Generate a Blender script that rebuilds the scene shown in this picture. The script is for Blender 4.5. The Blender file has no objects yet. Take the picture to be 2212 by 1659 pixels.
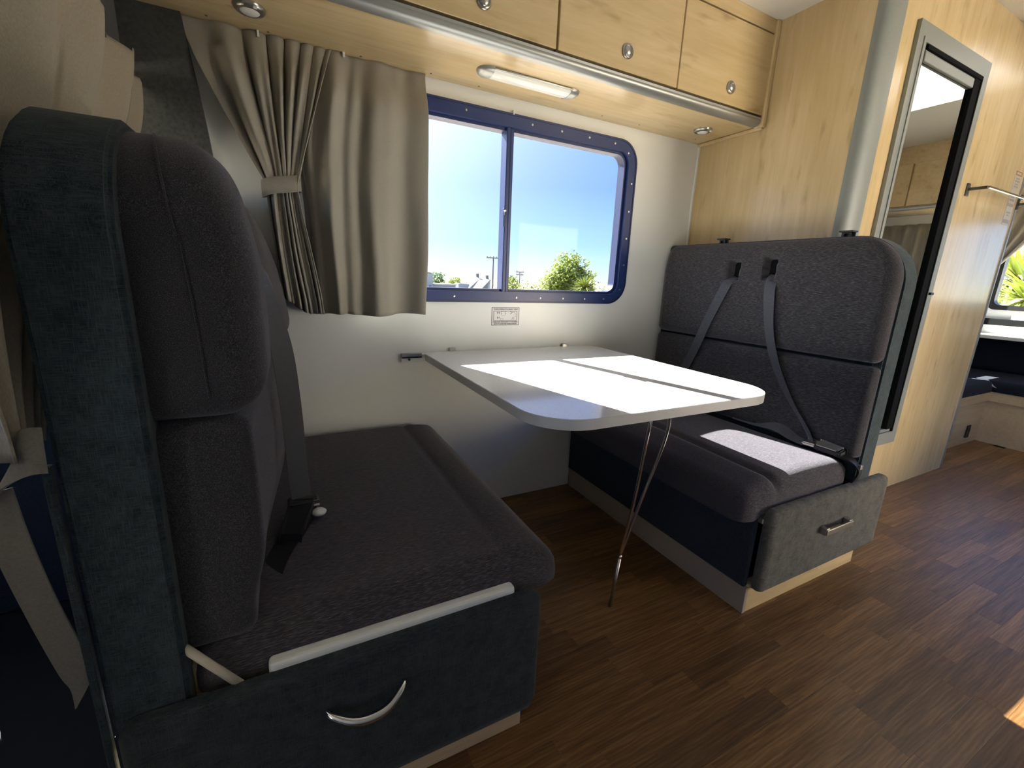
import bpy, bmesh, math, random
from mathutils import Vector, Matrix, noise
random.seed(7)
S = bpy.context.scene
COL = S.collection
R = math.radians

# ------------------------------------------------------------------ camera
cam_d = bpy.data.cameras.new('camera')
cam = bpy.data.objects.new('camera', cam_d)
COL.objects.link(cam)
S.camera = cam
cam_d.sensor_width = 36.0
cam_d.lens = 952.2 * 36.0 / 2212.0
cam_d.clip_start = 0.02
cam_d.clip_end = 500
P_, R_, Y_ = .23836, .041677, .48747
fw = Vector((math.sin(Y_), math.cos(Y_), 0)); rt = Vector((math.cos(Y_), -math.sin(Y_), 0)); up = Vector((0, 0, 1))
f2 = math.cos(P_) * fw - math.sin(P_) * up
u2 = math.cos(P_) * up + math.sin(P_) * fw
r3 = math.cos(R_) * rt + math.sin(R_) * u2
u3 = math.cos(R_) * u2 - math.sin(R_) * rt
m = Matrix.Identity(4)
for i in range(3):
    m[i][0], m[i][1], m[i][2] = r3[i], u3[i], -f2[i]
m[0][3], m[1][3], m[2][3] = 0.0, -1.7029, 1.0241
cam.matrix_world = m

# ------------------------------------------------------------------ sun, sky, exposure
SUN_DIR = Vector((.258, -1.0, -.82)).normalized()       # the way the light travels
S.view_settings.view_transform = 'Standard'
S.view_settings.look = 'None'
S.view_settings.exposure = 0.2
S.view_settings.gamma = 1.0
S.view_settings.use_curve_mapping = False
S.cycles.use_denoising = True
S.cycles.max_bounces = 14
S.cycles.diffuse_bounces = 8
S.cycles.transparent_max_bounces = 16
S.cycles.sample_clamp_indirect = 8.0
S.cycles.caustics_reflective = False
S.cycles.caustics_refractive = False

sun_d = bpy.data.lights.new('sun', 'SUN')
sun_d.energy = 88.0
sun_d.angle = R(.5)
sun_d.color = (1.0, .93, .82)
sun = bpy.data.objects.new('sun', sun_d)
COL.objects.link(sun)
sun.rotation_euler = SUN_DIR.to_track_quat('-Z', 'Y').to_euler()

W = bpy.data.worlds.new('sky'); S.world = W; W.use_nodes = True
nt = W.node_tree; nt.nodes.clear()
def wn(t, **k):
    n = nt.nodes.new(t)
    for a, b in k.items(): setattr(n, a, b)
    return n
tc = wn('ShaderNodeTexCoord')
nrm = wn('ShaderNodeVectorMath', operation='NORMALIZE'); nt.links.new(tc.outputs['Generated'], nrm.inputs[0])
sep = wn('ShaderNodeSeparateXYZ'); nt.links.new(nrm.outputs[0], sep.inputs[0])
rmp = wn('ShaderNodeValToRGB')
e = rmp.color_ramp.elements
e[0].position = 0.0; e[0].color = (1.9, 2.35, 2.7, 1)
e[1].position = 1.0; e[1].color = (.42, .74, 1.75, 1)
for p, c in ((.07, (1.0, 1.7, 2.6, 1)), (.18, (.52, 1.02, 2.35, 1)), (.5, (.36, .72, 1.9, 1))):
    q = e.new(p); q.color = c
nt.links.new(sep.outputs['Z'], rmp.inputs[0])
dt = wn('ShaderNodeVectorMath', operation='DOT_PRODUCT'); nt.links.new(nrm.outputs[0], dt.inputs[0]); dt.inputs[1].default_value = -SUN_DIR
mx = wn('ShaderNodeMath', operation='MAXIMUM'); nt.links.new(dt.outputs['Value'], mx.inputs[0]); mx.inputs[1].default_value = 0
pw = wn('ShaderNodeMath', operation='POWER'); nt.links.new(mx.outputs[0], pw.inputs[0]); pw.inputs[1].default_value = 6.0
gl = wn('ShaderNodeVectorMath', operation='SCALE'); gl.inputs[0].default_value = (6.0, 5.9, 5.5); nt.links.new(pw.outputs[0], gl.inputs['Scale'])
ad = wn('ShaderNodeVectorMath', operation='ADD'); nt.links.new(rmp.outputs[0], ad.inputs[0]); nt.links.new(gl.outputs[0], ad.inputs[1])
bg = wn('ShaderNodeBackground'); bg.inputs['Strength'].default_value = 1.22
nt.links.new(ad.outputs[0], bg.inputs['Color'])
ow = wn('ShaderNodeOutputWorld'); nt.links.new(bg.outputs[0], ow.inputs[0])

def portal(loc, rot, sx, sy):
    d = bpy.data.lights.new('window_portal', 'AREA'); d.shape = 'RECTANGLE'; d.size = sx; d.size_y = sy
    d.cycles.is_portal = True
    o = bpy.data.objects.new('window_portal', d); COL.objects.link(o); o.location = loc; o.rotation_euler = rot
# openings the daylight comes through (portals only guide the sky's own light)
portal((.85, .06, 1.27), (R(-90), 0, 0), 1.3, .72)
portal((2.575, -2.42, 1.0), (R(90), 0, 0), .7, 1.9)
portal((-2.03, -1.2, 1.15), (0, R(-90), 0), .75, 2.0)
portal((3.35, -1.15, 2.27), (0, 0, 0), .8, .6)
portal((5.2, -.95, 1.3), (0, R(90), 0), .75, 1.35)

# ------------------------------------------------------------------ materials
MATS = {}
def newmat(name):
    mt = bpy.data.materials.new(name); mt.use_nodes = True
    n = mt.node_tree.nodes; l = mt.node_tree.links
    b = n['Principled BSDF']
    MATS[name] = mt
    return mt, n, l, b
def lin(c):
    return tuple(((x / 255.) / 12.92 if x / 255. < .04045 else ((x / 255. + .055) / 1.055) ** 2.4) for x in c) + (1,)
def plain(name, col, rough=.5, metal=0., spec=.5, var=.06, scale=30., bump=0., coat=0.):
    mt, n, l, b = newmat(name)
    t = n.new('ShaderNodeTexCoord'); nz = n.new('ShaderNodeTexNoise'); nz.inputs['Scale'].default_value = scale; nz.inputs['Detail'].default_value = 4
    l.new(t.outputs['Object'], nz.inputs['Vector'])
    rp = n.new('ShaderNodeValToRGB')
    c = col if len(col) == 4 else tuple(col) + (1,)
    rp.color_ramp.elements[0].position = .3; rp.color_ramp.elements[1].position = .7
    rp.color_ramp.elements[0].color = tuple(max(0, x * (1 - var)) for x in c[:3]) + (1,)
    rp.color_ramp.elements[1].color = tuple(x * (1 + var) for x in c[:3]) + (1,)
    l.new(nz.outputs['Fac'], rp.inputs[0]); l.new(rp.outputs[0], b.inputs['Base Color'])
    b.inputs['Roughness'].default_value = rough; b.inputs['Metallic'].default_value = metal
    b.inputs['Specular IOR Level'].default_value = spec
    b.inputs['Coat Weight'].default_value = coat; b.inputs['Coat Roughness'].default_value = .1
    if bump:
        bp = n.new('ShaderNodeBump'); bp.inputs['Strength'].default_value = bump; bp.inputs['Distance'].default_value = .002
        l.new(nz.outputs['Fac'], bp.inputs['Height']); l.new(bp.outputs[0], b.inputs['Normal'])
    return mt
def mapped_noise(n, l, scale, detail=3, rough=.6, src='Object', off=None):
    t = n.new('ShaderNodeTexCoord'); mp = n.new('ShaderNodeMapping'); mp.inputs['Scale'].default_value = scale
    l.new(t.outputs[src], mp.inputs[0])
    nz = n.new('ShaderNodeTexNoise'); nz.inputs['Scale'].default_value = 1; nz.inputs['Detail'].default_value = detail; nz.inputs['Roughness'].default_value = rough
    l.new(mp.outputs[0], nz.inputs['Vector'])
    return nz, mp
def ramp(n, l, src, stops):
    rp = n.new('ShaderNodeValToRGB'); el = rp.color_ramp.elements
    el[0].position, el[0].color = stops[0][0], tuple(stops[0][1]) + (1,)
    el[1].position, el[1].color = stops[-1][0], tuple(stops[-1][1]) + (1,)
    for p, c in stops[1:-1]:
        q = el.new(p); q.color = tuple(c) + (1,)
    l.new(src, rp.inputs[0]); return rp
def fabric(name, stops, scale, bump=.5, sheen=.25, rough=.9, fine=900.):
    mt, n, l, b = newmat(name)
    nz, _ = mapped_noise(n, l, scale)
    rp = ramp(n, l, nz.outputs['Fac'], stops)
    l.new(rp.outputs[0], b.inputs['Base Color'])
    b.inputs['Roughness'].default_value = rough; b.inputs['Specular IOR Level'].default_value = .15
    b.inputs['Sheen Weight'].default_value = sheen; b.inputs['Sheen Roughness'].default_value = .45; b.inputs['Sheen Tint'].default_value = (.8, .8, .9, 1)
    n2, _ = mapped_noise(n, l, (fine, fine, fine), 1)
    bp = n.new('ShaderNodeBump'); bp.inputs['Strength'].default_value = bump; bp.inputs['Distance'].default_value = .0012
    mxx = n.new('ShaderNodeMath'); mxx.operation = 'ADD'; l.new(nz.outputs['Fac'], mxx.inputs[0]); l.new(n2.outputs['Fac'], mxx.inputs[1])
    l.new(mxx.outputs[0], bp.inputs['Height']); l.new(bp.outputs[0], b.inputs['Normal'])
    return mt
def linen(name, dark, light, sc=1.):
    mt, n, l, b = newmat(name)
    a, _ = mapped_noise(n, l, (60 * sc, 60 * sc, 900 * sc), 3); c, _ = mapped_noise(n, l, (900 * sc, 900 * sc, 45 * sc), 3)
    g, _ = mapped_noise(n, l, (30 * sc, 30 * sc, 30 * sc), 3)
    x = n.new('ShaderNodeMath'); x.operation = 'MAXIMUM'; l.new(a.outputs['Fac'], x.inputs[0]); l.new(c.outputs['Fac'], x.inputs[1])
    y = n.new('ShaderNodeMath'); y.operation = 'MULTIPLY_ADD'; l.new(g.outputs['Fac'], y.inputs[0]); y.inputs[1].default_value = .35; l.new(x.outputs[0], y.inputs[2])
    rp = ramp(n, l, y.outputs[0], [(.55, dark), (.7, tuple(.6 * p + .4 * q for p, q in zip(dark, light))), (.95, light)])
    l.new(rp.outputs[0], b.inputs['Base Color']); b.inputs['Roughness'].default_value = .9; b.inputs['Specular IOR Level'].default_value = .15
    b.inputs['Sheen Weight'].default_value = .12
    bp = n.new('ShaderNodeBump'); bp.inputs['Strength'].default_value = .35; bp.inputs['Distance'].default_value = .0008
    l.new(x.outputs[0], bp.inputs['Height']); l.new(bp.outputs[0], b.inputs['Normal'])
    return mt
def wood(name, dark, mid, light, scale, rough=.22, spec=.5, fleck=.6):
    """maple laminate: faint long grain, soft clouds, a few darker flecks"""
    mt, n, l, b = newmat(name)
    g, _ = mapped_noise(n, l, scale, 6, .65)
    cl, _ = mapped_noise(n, l, tuple(x * .12 + .8 for x in scale), 3)
    fk, _ = mapped_noise(n, l, tuple(x * .35 + 4 for x in scale), 2)
    ad = n.new('ShaderNodeMath'); ad.operation = 'ADD'; l.new(g.outputs['Fac'], ad.inputs[0]); l.new(cl.outputs['Fac'], ad.inputs[1])
    hf = n.new('ShaderNodeMath'); hf.operation = 'MULTIPLY'; hf.inputs[1].default_value = .5; l.new(ad.outputs[0], hf.inputs[0])
    rp = ramp(n, l, hf.outputs[0], [(.3, dark), (.5, mid), (.68, light)])
    fr = ramp(n, l, fk.outputs['Fac'], [(.60, (1, 1, 1)), (.76, (1 - .45 * fleck, 1 - .5 * fleck, 1 - .6 * fleck))])
    mu = n.new('ShaderNodeMixRGB'); mu.blend_type = 'MULTIPLY'; mu.inputs[0].default_value = 1
    l.new(rp.outputs[0], mu.inputs[1]); l.new(fr.outputs[0], mu.inputs[2])
    l.new(mu.outputs[0], b.inputs['Base Color']); b.inputs['Roughness'].default_value = rough; b.inputs['Specular IOR Level'].default_value = spec
    return mt

M = {}
mpl = ((.50, .37, .185), (.59, .455, .25), (.67, .53, .32))
M['wood_v'] = wood('maple_vertical_grain', *mpl, scale=(45, 45, 3.0))
M['wood_h'] = wood('maple_horizontal_grain', *mpl, scale=(3.0, 45, 45))
M['kitchen'] = plain('pale_grey_kitchen_fronts', (.5, .51, .52), .4, var=.02)
M['wood_pale'] = wood('pale_maple', (.47, .36, .22), (.56, .44, .28), (.62, .5, .34), scale=(3.0, 60, 60), fleck=.2)
M['white'] = plain('white_wall_laminate', (.76, .785, .77), .3, spec=.4, var=.015, scale=8)
M['white_shade'] = plain('white_ceiling', (.78, .78, .75), .5, var=.015)
M['cush'] = fabric('charcoal_heather', [(.32, (.020, .0195, .022)), (.52, (.050, .048, .053)), (.74, (.15, .143, .155))], (850, 75, 850), sheen=.35)
M['cush_seat'] = fabric('charcoal_heather_seat', [(.32, (.024, .0215, .025)), (.52, (.056, .051, .058)), (.74, (.15, .14, .155))], (75, 850, 850))
M['strip'] = linen('slate_linen', (.010, .017, .021), (.078, .106, .117))
M['drawer'] = linen('grey_linen_lit', (.030, .031, .029), (.15, .146, .13), 1.0)  # linen lightened and warmed to carry the bounce light on the right drawer
M['drawer_shaded'] = linen('slate_linen_shaded', (.009, .013, .016), (.052, .064, .070), 1.0)  # slate linen darkened to carry the shade on the left drawer front
M['band'] = fabric('navy_wool', [(.3, (.020, .026, .038)), (.7, (.034, .042, .06))], (200, 200, 200), sheen=.15)
M['curtain'] = fabric('taupe_curtain', [(.3, (.285, .268, .235)), (.7, (.345, .328, .29))], (700, 700, 500), bump=.3, sheen=.1)
M['cabcurtain'] = fabric('beige_curtain', [(.3, (.34, .30, .23)), (.7, (.43, .385, .30))], (700, 700, 160), bump=.35, sheen=.1)
M['tie'] = fabric('taupe_tie', [(.3, (.23, .215, .185)), (.7, (.28, .265, .235))], (300, 300, 300), bump=.3)
M['carpet'] = fabric('dark_carpet', [(.3, (.045, .05, .048)), (.7, (.075, .08, .075))], (90, 90, 90), bump=.8)
M['alu'] = plain('satin_aluminium', (.36, .37, .36), .4, metal=.7, var=.01, scale=20)
M['greypl'] = plain('grey_painted_trim', (.25, .268, .255), .5, metal=.2, var=.03, scale=120)
M['chrome'] = plain('chrome', (.75, .74, .72), .12, metal=1., var=.01)
M['nickel'] = plain('brushed_nickel', (.5, .49, .46), .3, metal=1., var=.02)
M['frame'] = plain('flare_blue_window_frame', (.013, .030, .125), .35, var=.05)  # dark frame; blue flare from the window is mixed into the colour
M['frame2'] = plain('flare_blue_window_frame_inner', (.010, .022, .09), .4, var=.05)  # same blue flare in the colour of the inner parts
M['blackpl'] = plain('black_plastic', (.012, .012, .014), .4)
M['dark'] = plain('dark_void', (.006, .007, .008), .9, spec=.1)
M['belt'] = fabric('seat_belt_webbing', [(.4, (.06, .064, .075)), (.6, (.095, .1, .115))], (1500, 60, 1500), bump=.2, sheen=.3, rough=.42)
M['cream'] = plain('cream_edge', (.62, .56, .44), .5)
M['mirror'] = plain('mirror_glass', (.86, .87, .84), .02, metal=1., var=.0)
M['paper'] = plain('sticker_paper', (.68, .69, .69), .4, var=.01)
M['ink'] = plain('sticker_ink', (.03, .03, .04), .5)
M['tape'] = plain('pale_label_tape', (.55, .5, .42), .35)
M['tapeink'] = plain('label_print', (.36, .32, .27), .5)
M['tapered'] = plain('label_brown_print', (.40, .19, .06), .5)
M['lens'] = plain('lamp_lens', (.78, .78, .74), .2, var=.03, scale=300)
M['darkmetal'] = plain('dark_metal_trim', (.10, .095, .085), .4, metal=.5)
M['navy'] = fabric('navy_lounge_fabric', [(.3, (.006, .009, .016)), (.7, (.012, .016, .026))], (150, 150, 150), sheen=.05)
def leafmat(name, col, scale):
    mt = plain(name, col, .6, var=.4, scale=scale); n = mt.node_tree.nodes; l = mt.node_tree.links
    b = n['Principled BSDF']; tl = n.new('ShaderNodeBsdfTranslucent'); mi = n.new('ShaderNodeMixShader'); mi.inputs[0].default_value = .5
    src = b.inputs['Base Color'].links[0].from_socket; l.new(src, tl.inputs[0]); l.new(b.outputs[0], mi.inputs[1]); l.new(tl.outputs[0], mi.inputs[2])
    l.new(mi.outputs[0], n['Material Output'].inputs[0]); return mt
M['leaf'] = leafmat('leaf_green', (.26, .32, .07), 1.2)
M['leaf2'] = leafmat('leaf_deep_green', (.12, .2, .06), 2)
M['palm'] = plain('palm_leaf', (.25, .30, .06), .5, var=.35, scale=2)
M['bark'] = plain('bark', (.12, .09, .06), .9, var=.3)
M['housewall'] = plain('pale_house_wall', (.27, .32, .36), .7, var=.03, scale=2)
M['houseroof'] = plain('pale_metal_roof', (.46, .47, .46), .6, var=.03, scale=2)
M['polewood'] = plain('weathered_pole', (.16, .17, .18), .9)
M['ground'] = plain('gravel_yard', (.42, .37, .29), .9, var=.15, scale=.4)
M['kick'] = plain('taupe_plinth', (.33, .285, .24), .45, var=.03)

# tabletop: white laminate with tiny speckle, glossy
mt, n, l, b = newmat('white_table_laminate')
v = n.new('ShaderNodeTexNoise'); v.inputs['Scale'].default_value = 420; v.inputs['Detail'].default_value = 1
t_ = n.new('ShaderNodeTexCoord'); l.new(t_.outputs['Object'], v.inputs['Vector'])
rp = ramp(n, l, v.outputs['Fac'], [(.3, (.52, .52, .50)), (.4, (.70, .70, .67))])
l.new(rp.outputs[0], b.inputs['Base Color']); b.inputs['Roughness'].default_value = .11; b.inputs['Specular IOR Level'].default_value = 1.0
M['tabletop'] = mt
# floor plank: tone per plank, long grain, cathedral figure
mt, n, l, b = newmat('oak_strip_vinyl')
oi = n.new('ShaderNodeObjectInfo'); t_ = n.new('ShaderNodeTexCoord')
of = n.new('ShaderNodeVectorMath'); of.operation = 'ADD'
rs = n.new('ShaderNodeVectorMath'); rs.operation = 'SCALE'; rs.inputs[0].default_value = (37, 11, 5); l.new(oi.outputs['Random'], rs.inputs['Scale'])
l.new(t_.outputs['Object'], of.inputs[0]); l.new(rs.outputs[0], of.inputs[1])
mp = n.new('ShaderNodeMapping'); mp.inputs['Scale'].default_value = (5, 90, 5); l.new(of.outputs[0], mp.inputs[0])
g = n.new('ShaderNodeTexNoise'); g.inputs['Scale'].default_value = 1; g.inputs['Detail'].default_value = 6; g.inputs['Roughness'].default_value = .65; l.new(mp.outputs[0], g.inputs['Vector'])
mp2 = n.new('ShaderNodeMapping'); mp2.inputs['Scale'].default_value = (3.2, 17, 1); l.new(of.outputs[0], mp2.inputs[0])
wv = n.new('ShaderNodeTexWave'); wv.wave_type = 'RINGS'; wv.inputs['Scale'].default_value = 2.2; wv.inputs['Distortion'].default_value = 7; wv.inputs['Detail'].default_value = 2; wv.inputs['Detail Scale'].default_value = 1.2
l.new(mp2.outputs[0], wv.inputs['Vector'])
mix = n.new('ShaderNodeMath'); mix.operation = 'MULTIPLY_ADD'; l.new(wv.outputs['Fac'], mix.inputs[0]); mix.inputs[1].default_value = .11; l.new(g.outputs['Fac'], mix.inputs[2])
rp = ramp(n, l, mix.outputs[0], [(.30, (.072, .036, .014)), (.55, (.165, .087, .035)), (.8, (.28, .158, .07))])
hs = n.new('ShaderNodeHueSaturation'); l.new(rp.outputs[0], hs.inputs['Color'])
mr = n.new('ShaderNodeMapRange'); mr.inputs['To Min'].default_value = .66; mr.inputs['To Max'].default_value = 1.36; l.new(oi.outputs['Random'], mr.inputs['Value'])
l.new(mr.outputs[0], hs.inputs['Value']); hs.inputs['Saturation'].default_value = 1.06
l.new(hs.outputs[0], b.inputs['Base Color']); b.inputs['Roughness'].default_value = .34; b.inputs['Specular IOR Level'].default_value = .45
bp = n.new('ShaderNodeBump'); bp.inputs['Strength'].default_value = .15; bp.inputs['Distance'].default_value = .0006; l.new(mix.outputs[0], bp.inputs['Height']); l.new(bp.outputs[0], b.inputs['Normal'])
M['plank'] = mt

def glassmat(name, tint, gloss=.06):
    mt = bpy.data.materials.new(name); mt.use_nodes = True; n = mt.node_tree.nodes; l = mt.node_tree.links; n.clear()
    tr = n.new('ShaderNodeBsdfTransparent'); tr.inputs[0].default_value = tuple(math.sqrt(x) for x in tint) + (1,)
    gs = n.new('ShaderNodeBsdfGlossy'); gs.inputs['Roughness'].default_value = .03
    mi = n.new('ShaderNodeMixShader'); mi.inputs[0].default_value = gloss
    o = n.new('ShaderNodeOutputMaterial'); l.new(tr.outputs[0], mi.inputs[1]); l.new(gs.outputs[0], mi.inputs[2]); l.new(mi.outputs[0], o.inputs[0])
    return mt
M['tint'] = glassmat('tinted_acrylic', (.335, .35, .375), .006)
M['clear'] = glassmat('clear_acrylic', (.8, .82, .82))
mt = bpy.data.materials.new('milky_dome'); mt.use_nodes = True; n = mt.node_tree.nodes; l = mt.node_tree.links; n.clear()
tl = n.new('ShaderNodeBsdfTranslucent'); tl.inputs[0].default_value = (.33, .33, .325, 1); o_ = n.new('ShaderNodeOutputMaterial'); tr_ = n.new('ShaderNodeBsdfTransparent'); mi_ = n.new('ShaderNodeMixShader'); mi_.inputs[0].default_value = .12; l.new(tl.outputs[0], mi_.inputs[1]); l.new(tr_.outputs[0], mi_.inputs[2]); l.new(mi_.outputs[0], o_.inputs[0])
M['dome'] = mt

# ------------------------------------------------------------------ mesh helpers
def link(o, parent=None):
    COL.objects.link(o)
    if parent is not None:
        o.parent = parent
        o.matrix_parent_inverse = parent.matrix_world.inverted()
    return o
def obj(name, bm, mat, parent=None, smooth=False, label=None, kind=None):
    me = bpy.data.meshes.new(name)
    bmesh.ops.recalc_face_normals(bm, faces=bm.faces)
    bm.to_mesh(me); bm.free()
    if smooth:
        for p in me.polygons: p.use_smooth = True
    me.materials.append(M[mat] if isinstance(mat, str) else mat)
    o = bpy.data.objects.new(name, me)
    if label: o['label'] = label
    if kind: o['kind'] = kind
    return link(o, parent)
def thing(name, loc, label, cat, group=None):
    o = bpy.data.objects.new(name, None); o.empty_display_size = .05
    o.location = loc; COL.objects.link(o); bpy.context.view_layer.update()
    o['label'] = label; o['category'] = cat
    if group: o['group'] = group
    return o
def tag(o, label, cat, group=None):
    o['label'] = label; o['category'] = cat
    if group: o['group'] = group
    return o
def auto_smooth(o, ang=35):
    me = o.data
    for p in me.polygons: p.use_smooth = True
    bm = bmesh.new(); bm.from_mesh(me)
    for ed in bm.edges:
        if len(ed.link_faces) == 2 and ed.calc_face_angle(0) > R(ang): ed.smooth = False
    bm.to_mesh(me); bm.free()
    return o
def box(bm, x0, x1, y0, y1, z0, z1, bev=0., seg=2):
    r = bmesh.ops.create_cube(bm, size=1)
    vs = r['verts']
    for v in vs:
        v.co = Vector((x0 + (v.co.x + .5) * (x1 - x0), y0 + (v.co.y + .5) * (y1 - y0), z0 + (v.co.z + .5) * (z1 - z0)))
    if bev:
        es = list({ed for v in vs for ed in v.link_edges})
        bmesh.ops.bevel(bm, geom=es, offset=bev, segments=seg, affect='EDGES', profile=.5)
    return bm
def bx(*a, **k): return box(bmesh.new(), *a, **k)
def tube(bm, pts, r, n=10, cap=True, rads=None):
    pts = [Vector(p) for p in pts]; rings = []
    ref = None
    for i, p in enumerate(pts):
        t = (pts[min(i + 1, len(pts) - 1)] - pts[max(i - 1, 0)]).normalized()
        if ref is None:
            ref = t.orthogonal().normalized()
        a = (ref - t * ref.dot(t)).normalized(); ref = a
        b_ = t.cross(a); rr = rads[i] if rads else r
        rings.append([bm.verts.new(p + rr * (math.cos(2 * math.pi * k / n) * a + math.sin(2 * math.pi * k / n) * b_)) for k in range(n)])
    for i in range(len(rings) - 1):
        for k in range(n):
            bm.faces.new((rings[i][k], rings[i][(k + 1) % n], rings[i + 1][(k + 1) % n], rings[i + 1][k]))
    if cap:
        bm.faces.new(rings[0]); bm.faces.new(rings[-1])
    return bm
def smooth_pts(pts, n=8):
    """Catmull-Rom through the points"""
    pts = [Vector(p) for p in pts]; out = []
    for i in range(len(pts) - 1):
        p0, p1, p2, p3 = pts[max(i - 1, 0)], pts[i], pts[i + 1], pts[min(i + 2, len(pts) - 1)]
        for k in range(n):
            t = k / n
            out.append(.5 * ((2 * p1) + (-p0 + p2) * t + (2 * p0 - 5 * p1 + 4 * p2 - p3) * t * t + (-p0 + 3 * p1 - 3 * p2 + p3) * t ** 3))
    out.append(pts[-1]); return out
def ribbon(bm, pts, widths, th=.0018, n=8):
    """strap through points; widths = half-width vector at each point"""
    P = smooth_pts(pts, n); Wd = smooth_pts(widths, n)
    L = []
    for i, p in enumerate(P):
        t = (P[min(i + 1, len(P) - 1)] - P[max(i - 1, 0)]).normalized(); w = Wd[i]; nn = t.cross(w).normalized() * th / 2
        L.append([bm.verts.new(p - w - nn), bm.verts.new(p + w - nn), bm.verts.new(p + w + nn), bm.verts.new(p - w + nn)])
    for i in range(len(L) - 1):
        for k in range(4):
            bm.faces.new((L[i][k], L[i][(k + 1) % 4], L[i + 1][(k + 1) % 4], L[i + 1][k]))
    bm.faces.new(L[0]); bm.faces.new(L[-1]); return bm
def rrect(a0, a1, b0, b1, rad, n=8):
    """rounded rectangle outline; rad = one radius or (r00, r10, r11, r01)"""
    if not isinstance(rad, (tuple, list)): rad = (rad,) * 4
    out = []
    for (ca, cb, s, r) in ((a0 + rad[0], b0 + rad[0], 180, rad[0]), (a1 - rad[1], b0 + rad[1], 270, rad[1]), (a1 - rad[2], b1 - rad[2], 0, rad[2]), (a0 + rad[3], b1 - rad[3], 90, rad[3])):
        for k in range(n + 1):
            t = R(s + 90 * k / n); out.append((ca + r * math.cos(t), cb + r * math.sin(t)))
    return out
AX = {'x': lambda a, b, d: Vector((d, a, b)), 'y': lambda a, b, d: Vector((a, d, b)), 'z': lambda a, b, d: Vector((a, b, d))}
def prism(bm, outline, axis, d0, d1):
    f = AX[axis]
    A = [bm.verts.new(f(a, b, d0)) for a, b in outline]; B = [bm.verts.new(f(a, b, d1)) for a, b in outline]
    n = len(A)
    for k in range(n): bm.faces.new((A[k], A[(k + 1) % n], B[(k + 1) % n], B[k]))
    bm.faces.new(A); bm.faces.new(B); return bm
def ring(bm, outer, inner, axis, d0, d1):
    f = AX[axis]; n = len(outer)
    o0 = [bm.verts.new(f(a, b, d0)) for a, b in outer]; o1 = [bm.verts.new(f(a, b, d1)) for a, b in outer]
    i0 = [bm.verts.new(f(a, b, d0)) for a, b in inner]; i1 = [bm.verts.new(f(a, b, d1)) for a, b in inner]
    for k in range(n):
        j = (k + 1) % n
        for q in ((o0[k], o0[j], o1[j], o1[k]), (i0[k], i1[k], i1[j], i0[j]), (o0[k], i0[k], i0[j], o0[j]), (o1[k], o1[j], i1[j], i1[k])):
            bm.faces.new(q)
    return bm
def lathe(bm, prof, c, axis, n=28):
    """prof: (radius, height along the axis)"""
    f = AX[axis]; rings = []
    for r, h in prof:
        rings.append([bm.verts.new(Vector(c) + f(r * math.cos(2 * math.pi * k / n), r * math.sin(2 * math.pi * k / n), h)) for k in range(n)])
    for i in range(len(rings) - 1):
        for k in range(n): bm.faces.new((rings[i][k], rings[i][(k + 1) % n], rings[i + 1][(k + 1) % n], rings[i + 1][k]))
    bm.faces.new(rings[0]); bm.faces.new(rings[-1]); return bm
def sdf_rr(a, b, A0, A1, B0, B1, rad):
    ca, cb = (A0 + A1) / 2, (B0 + B1) / 2; ha, hb = (A1 - A0) / 2, (B1 - B0) / 2
    pa, pb = a - ca, b - cb
    r = rad[(0 if pa < 0 else 1) if pb < 0 else (3 if pa < 0 else 2)]
    qa, qb = abs(pa) - ha + r, abs(pb) - hb + r
    return -(min(max(qa, qb), 0) + math.hypot(max(qa, 0), max(qb, 0)) - r)
def pillow(bm, A0, A1, B0, B1, rad, d_back, d_front, r, fmap, na=48, nb=40, deform=None):
    """upholstered block: a fine front face rolled over at its edge (radius r) and sides running to the back.
    fmap(a, b, d) -> point; deform(a, b) -> change of d on the front"""
    if not isinstance(rad, (tuple, list)): rad = (rad,) * 4
    sgn = 1 if d_front > d_back else -1
    def cl(k, n):
        t = k / n; return .5 - .5 * math.cos(math.pi * t) if True else t
    rows = []
    for j in range(nb + 1):
        b = B0 + (B1 - B0) * (.55 * cl(j, nb) + .45 * j / nb)
        lo, hi = A0, A1
        def inset(rr, edge):
            if edge >= rr: return 0
            return rr - math.sqrt(max(0, rr * rr - (rr - edge) ** 2))
        lo += max(inset(rad[0], b - B0), inset(rad[3], B1 - b)); hi -= max(inset(rad[1], b - B0), inset(rad[2], B1 - b))
        row = []
        for i in range(na + 1):
            a = lo + (hi - lo) * (.55 * cl(i, na) + .45 * i / na)
            s = max(0, min(r, sdf_rr(a, b, A0, A1, B0, B1, rad)))
            drop = r - math.sqrt(max(0, r * r - (r - s) ** 2))
            d = d_front - sgn * drop
            if deform: d += deform(a, b)
            row.append(bm.verts.new(fmap(a, b, d)))
        rows.append(row)
    for j in range(nb):
        for i in range(na):
            bm.faces.new((rows[j][i], rows[j][i + 1], rows[j + 1][i + 1], rows[j + 1][i]))
    loop = rows[0][:] + [rw[-1] for rw in rows[1:]] + rows[-1][-2::-1] + [rw[0] for rw in rows[-2:0:-1]]
    back = []
    bl = [(v.co.copy()) for v in loop]
    inv = {'a': None}
    for v in loop:
        back.append(bm.verts.new(v.co))
    # push the copies to the back plane along the mapping's depth axis
    e0 = fmap(0, 0, 0); ed = (fmap(0, 0, 1) - e0)
    for v, c in zip(back, bl):
        v.co = c + ed * (d_back - (c - e0).dot(ed) / ed.dot(ed))
    n = len(loop)
    for k in range(n):
        bm.faces.new((loop[k], back[k], back[(k + 1) % n], loop[(k + 1) % n]))
    bm.faces.new(back)
    return bm
def gauss(a, b, ca, cb, sa, sb): return math.exp(-((a - ca) / sa) ** 2 - ((b - cb) / sb) ** 2)
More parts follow.
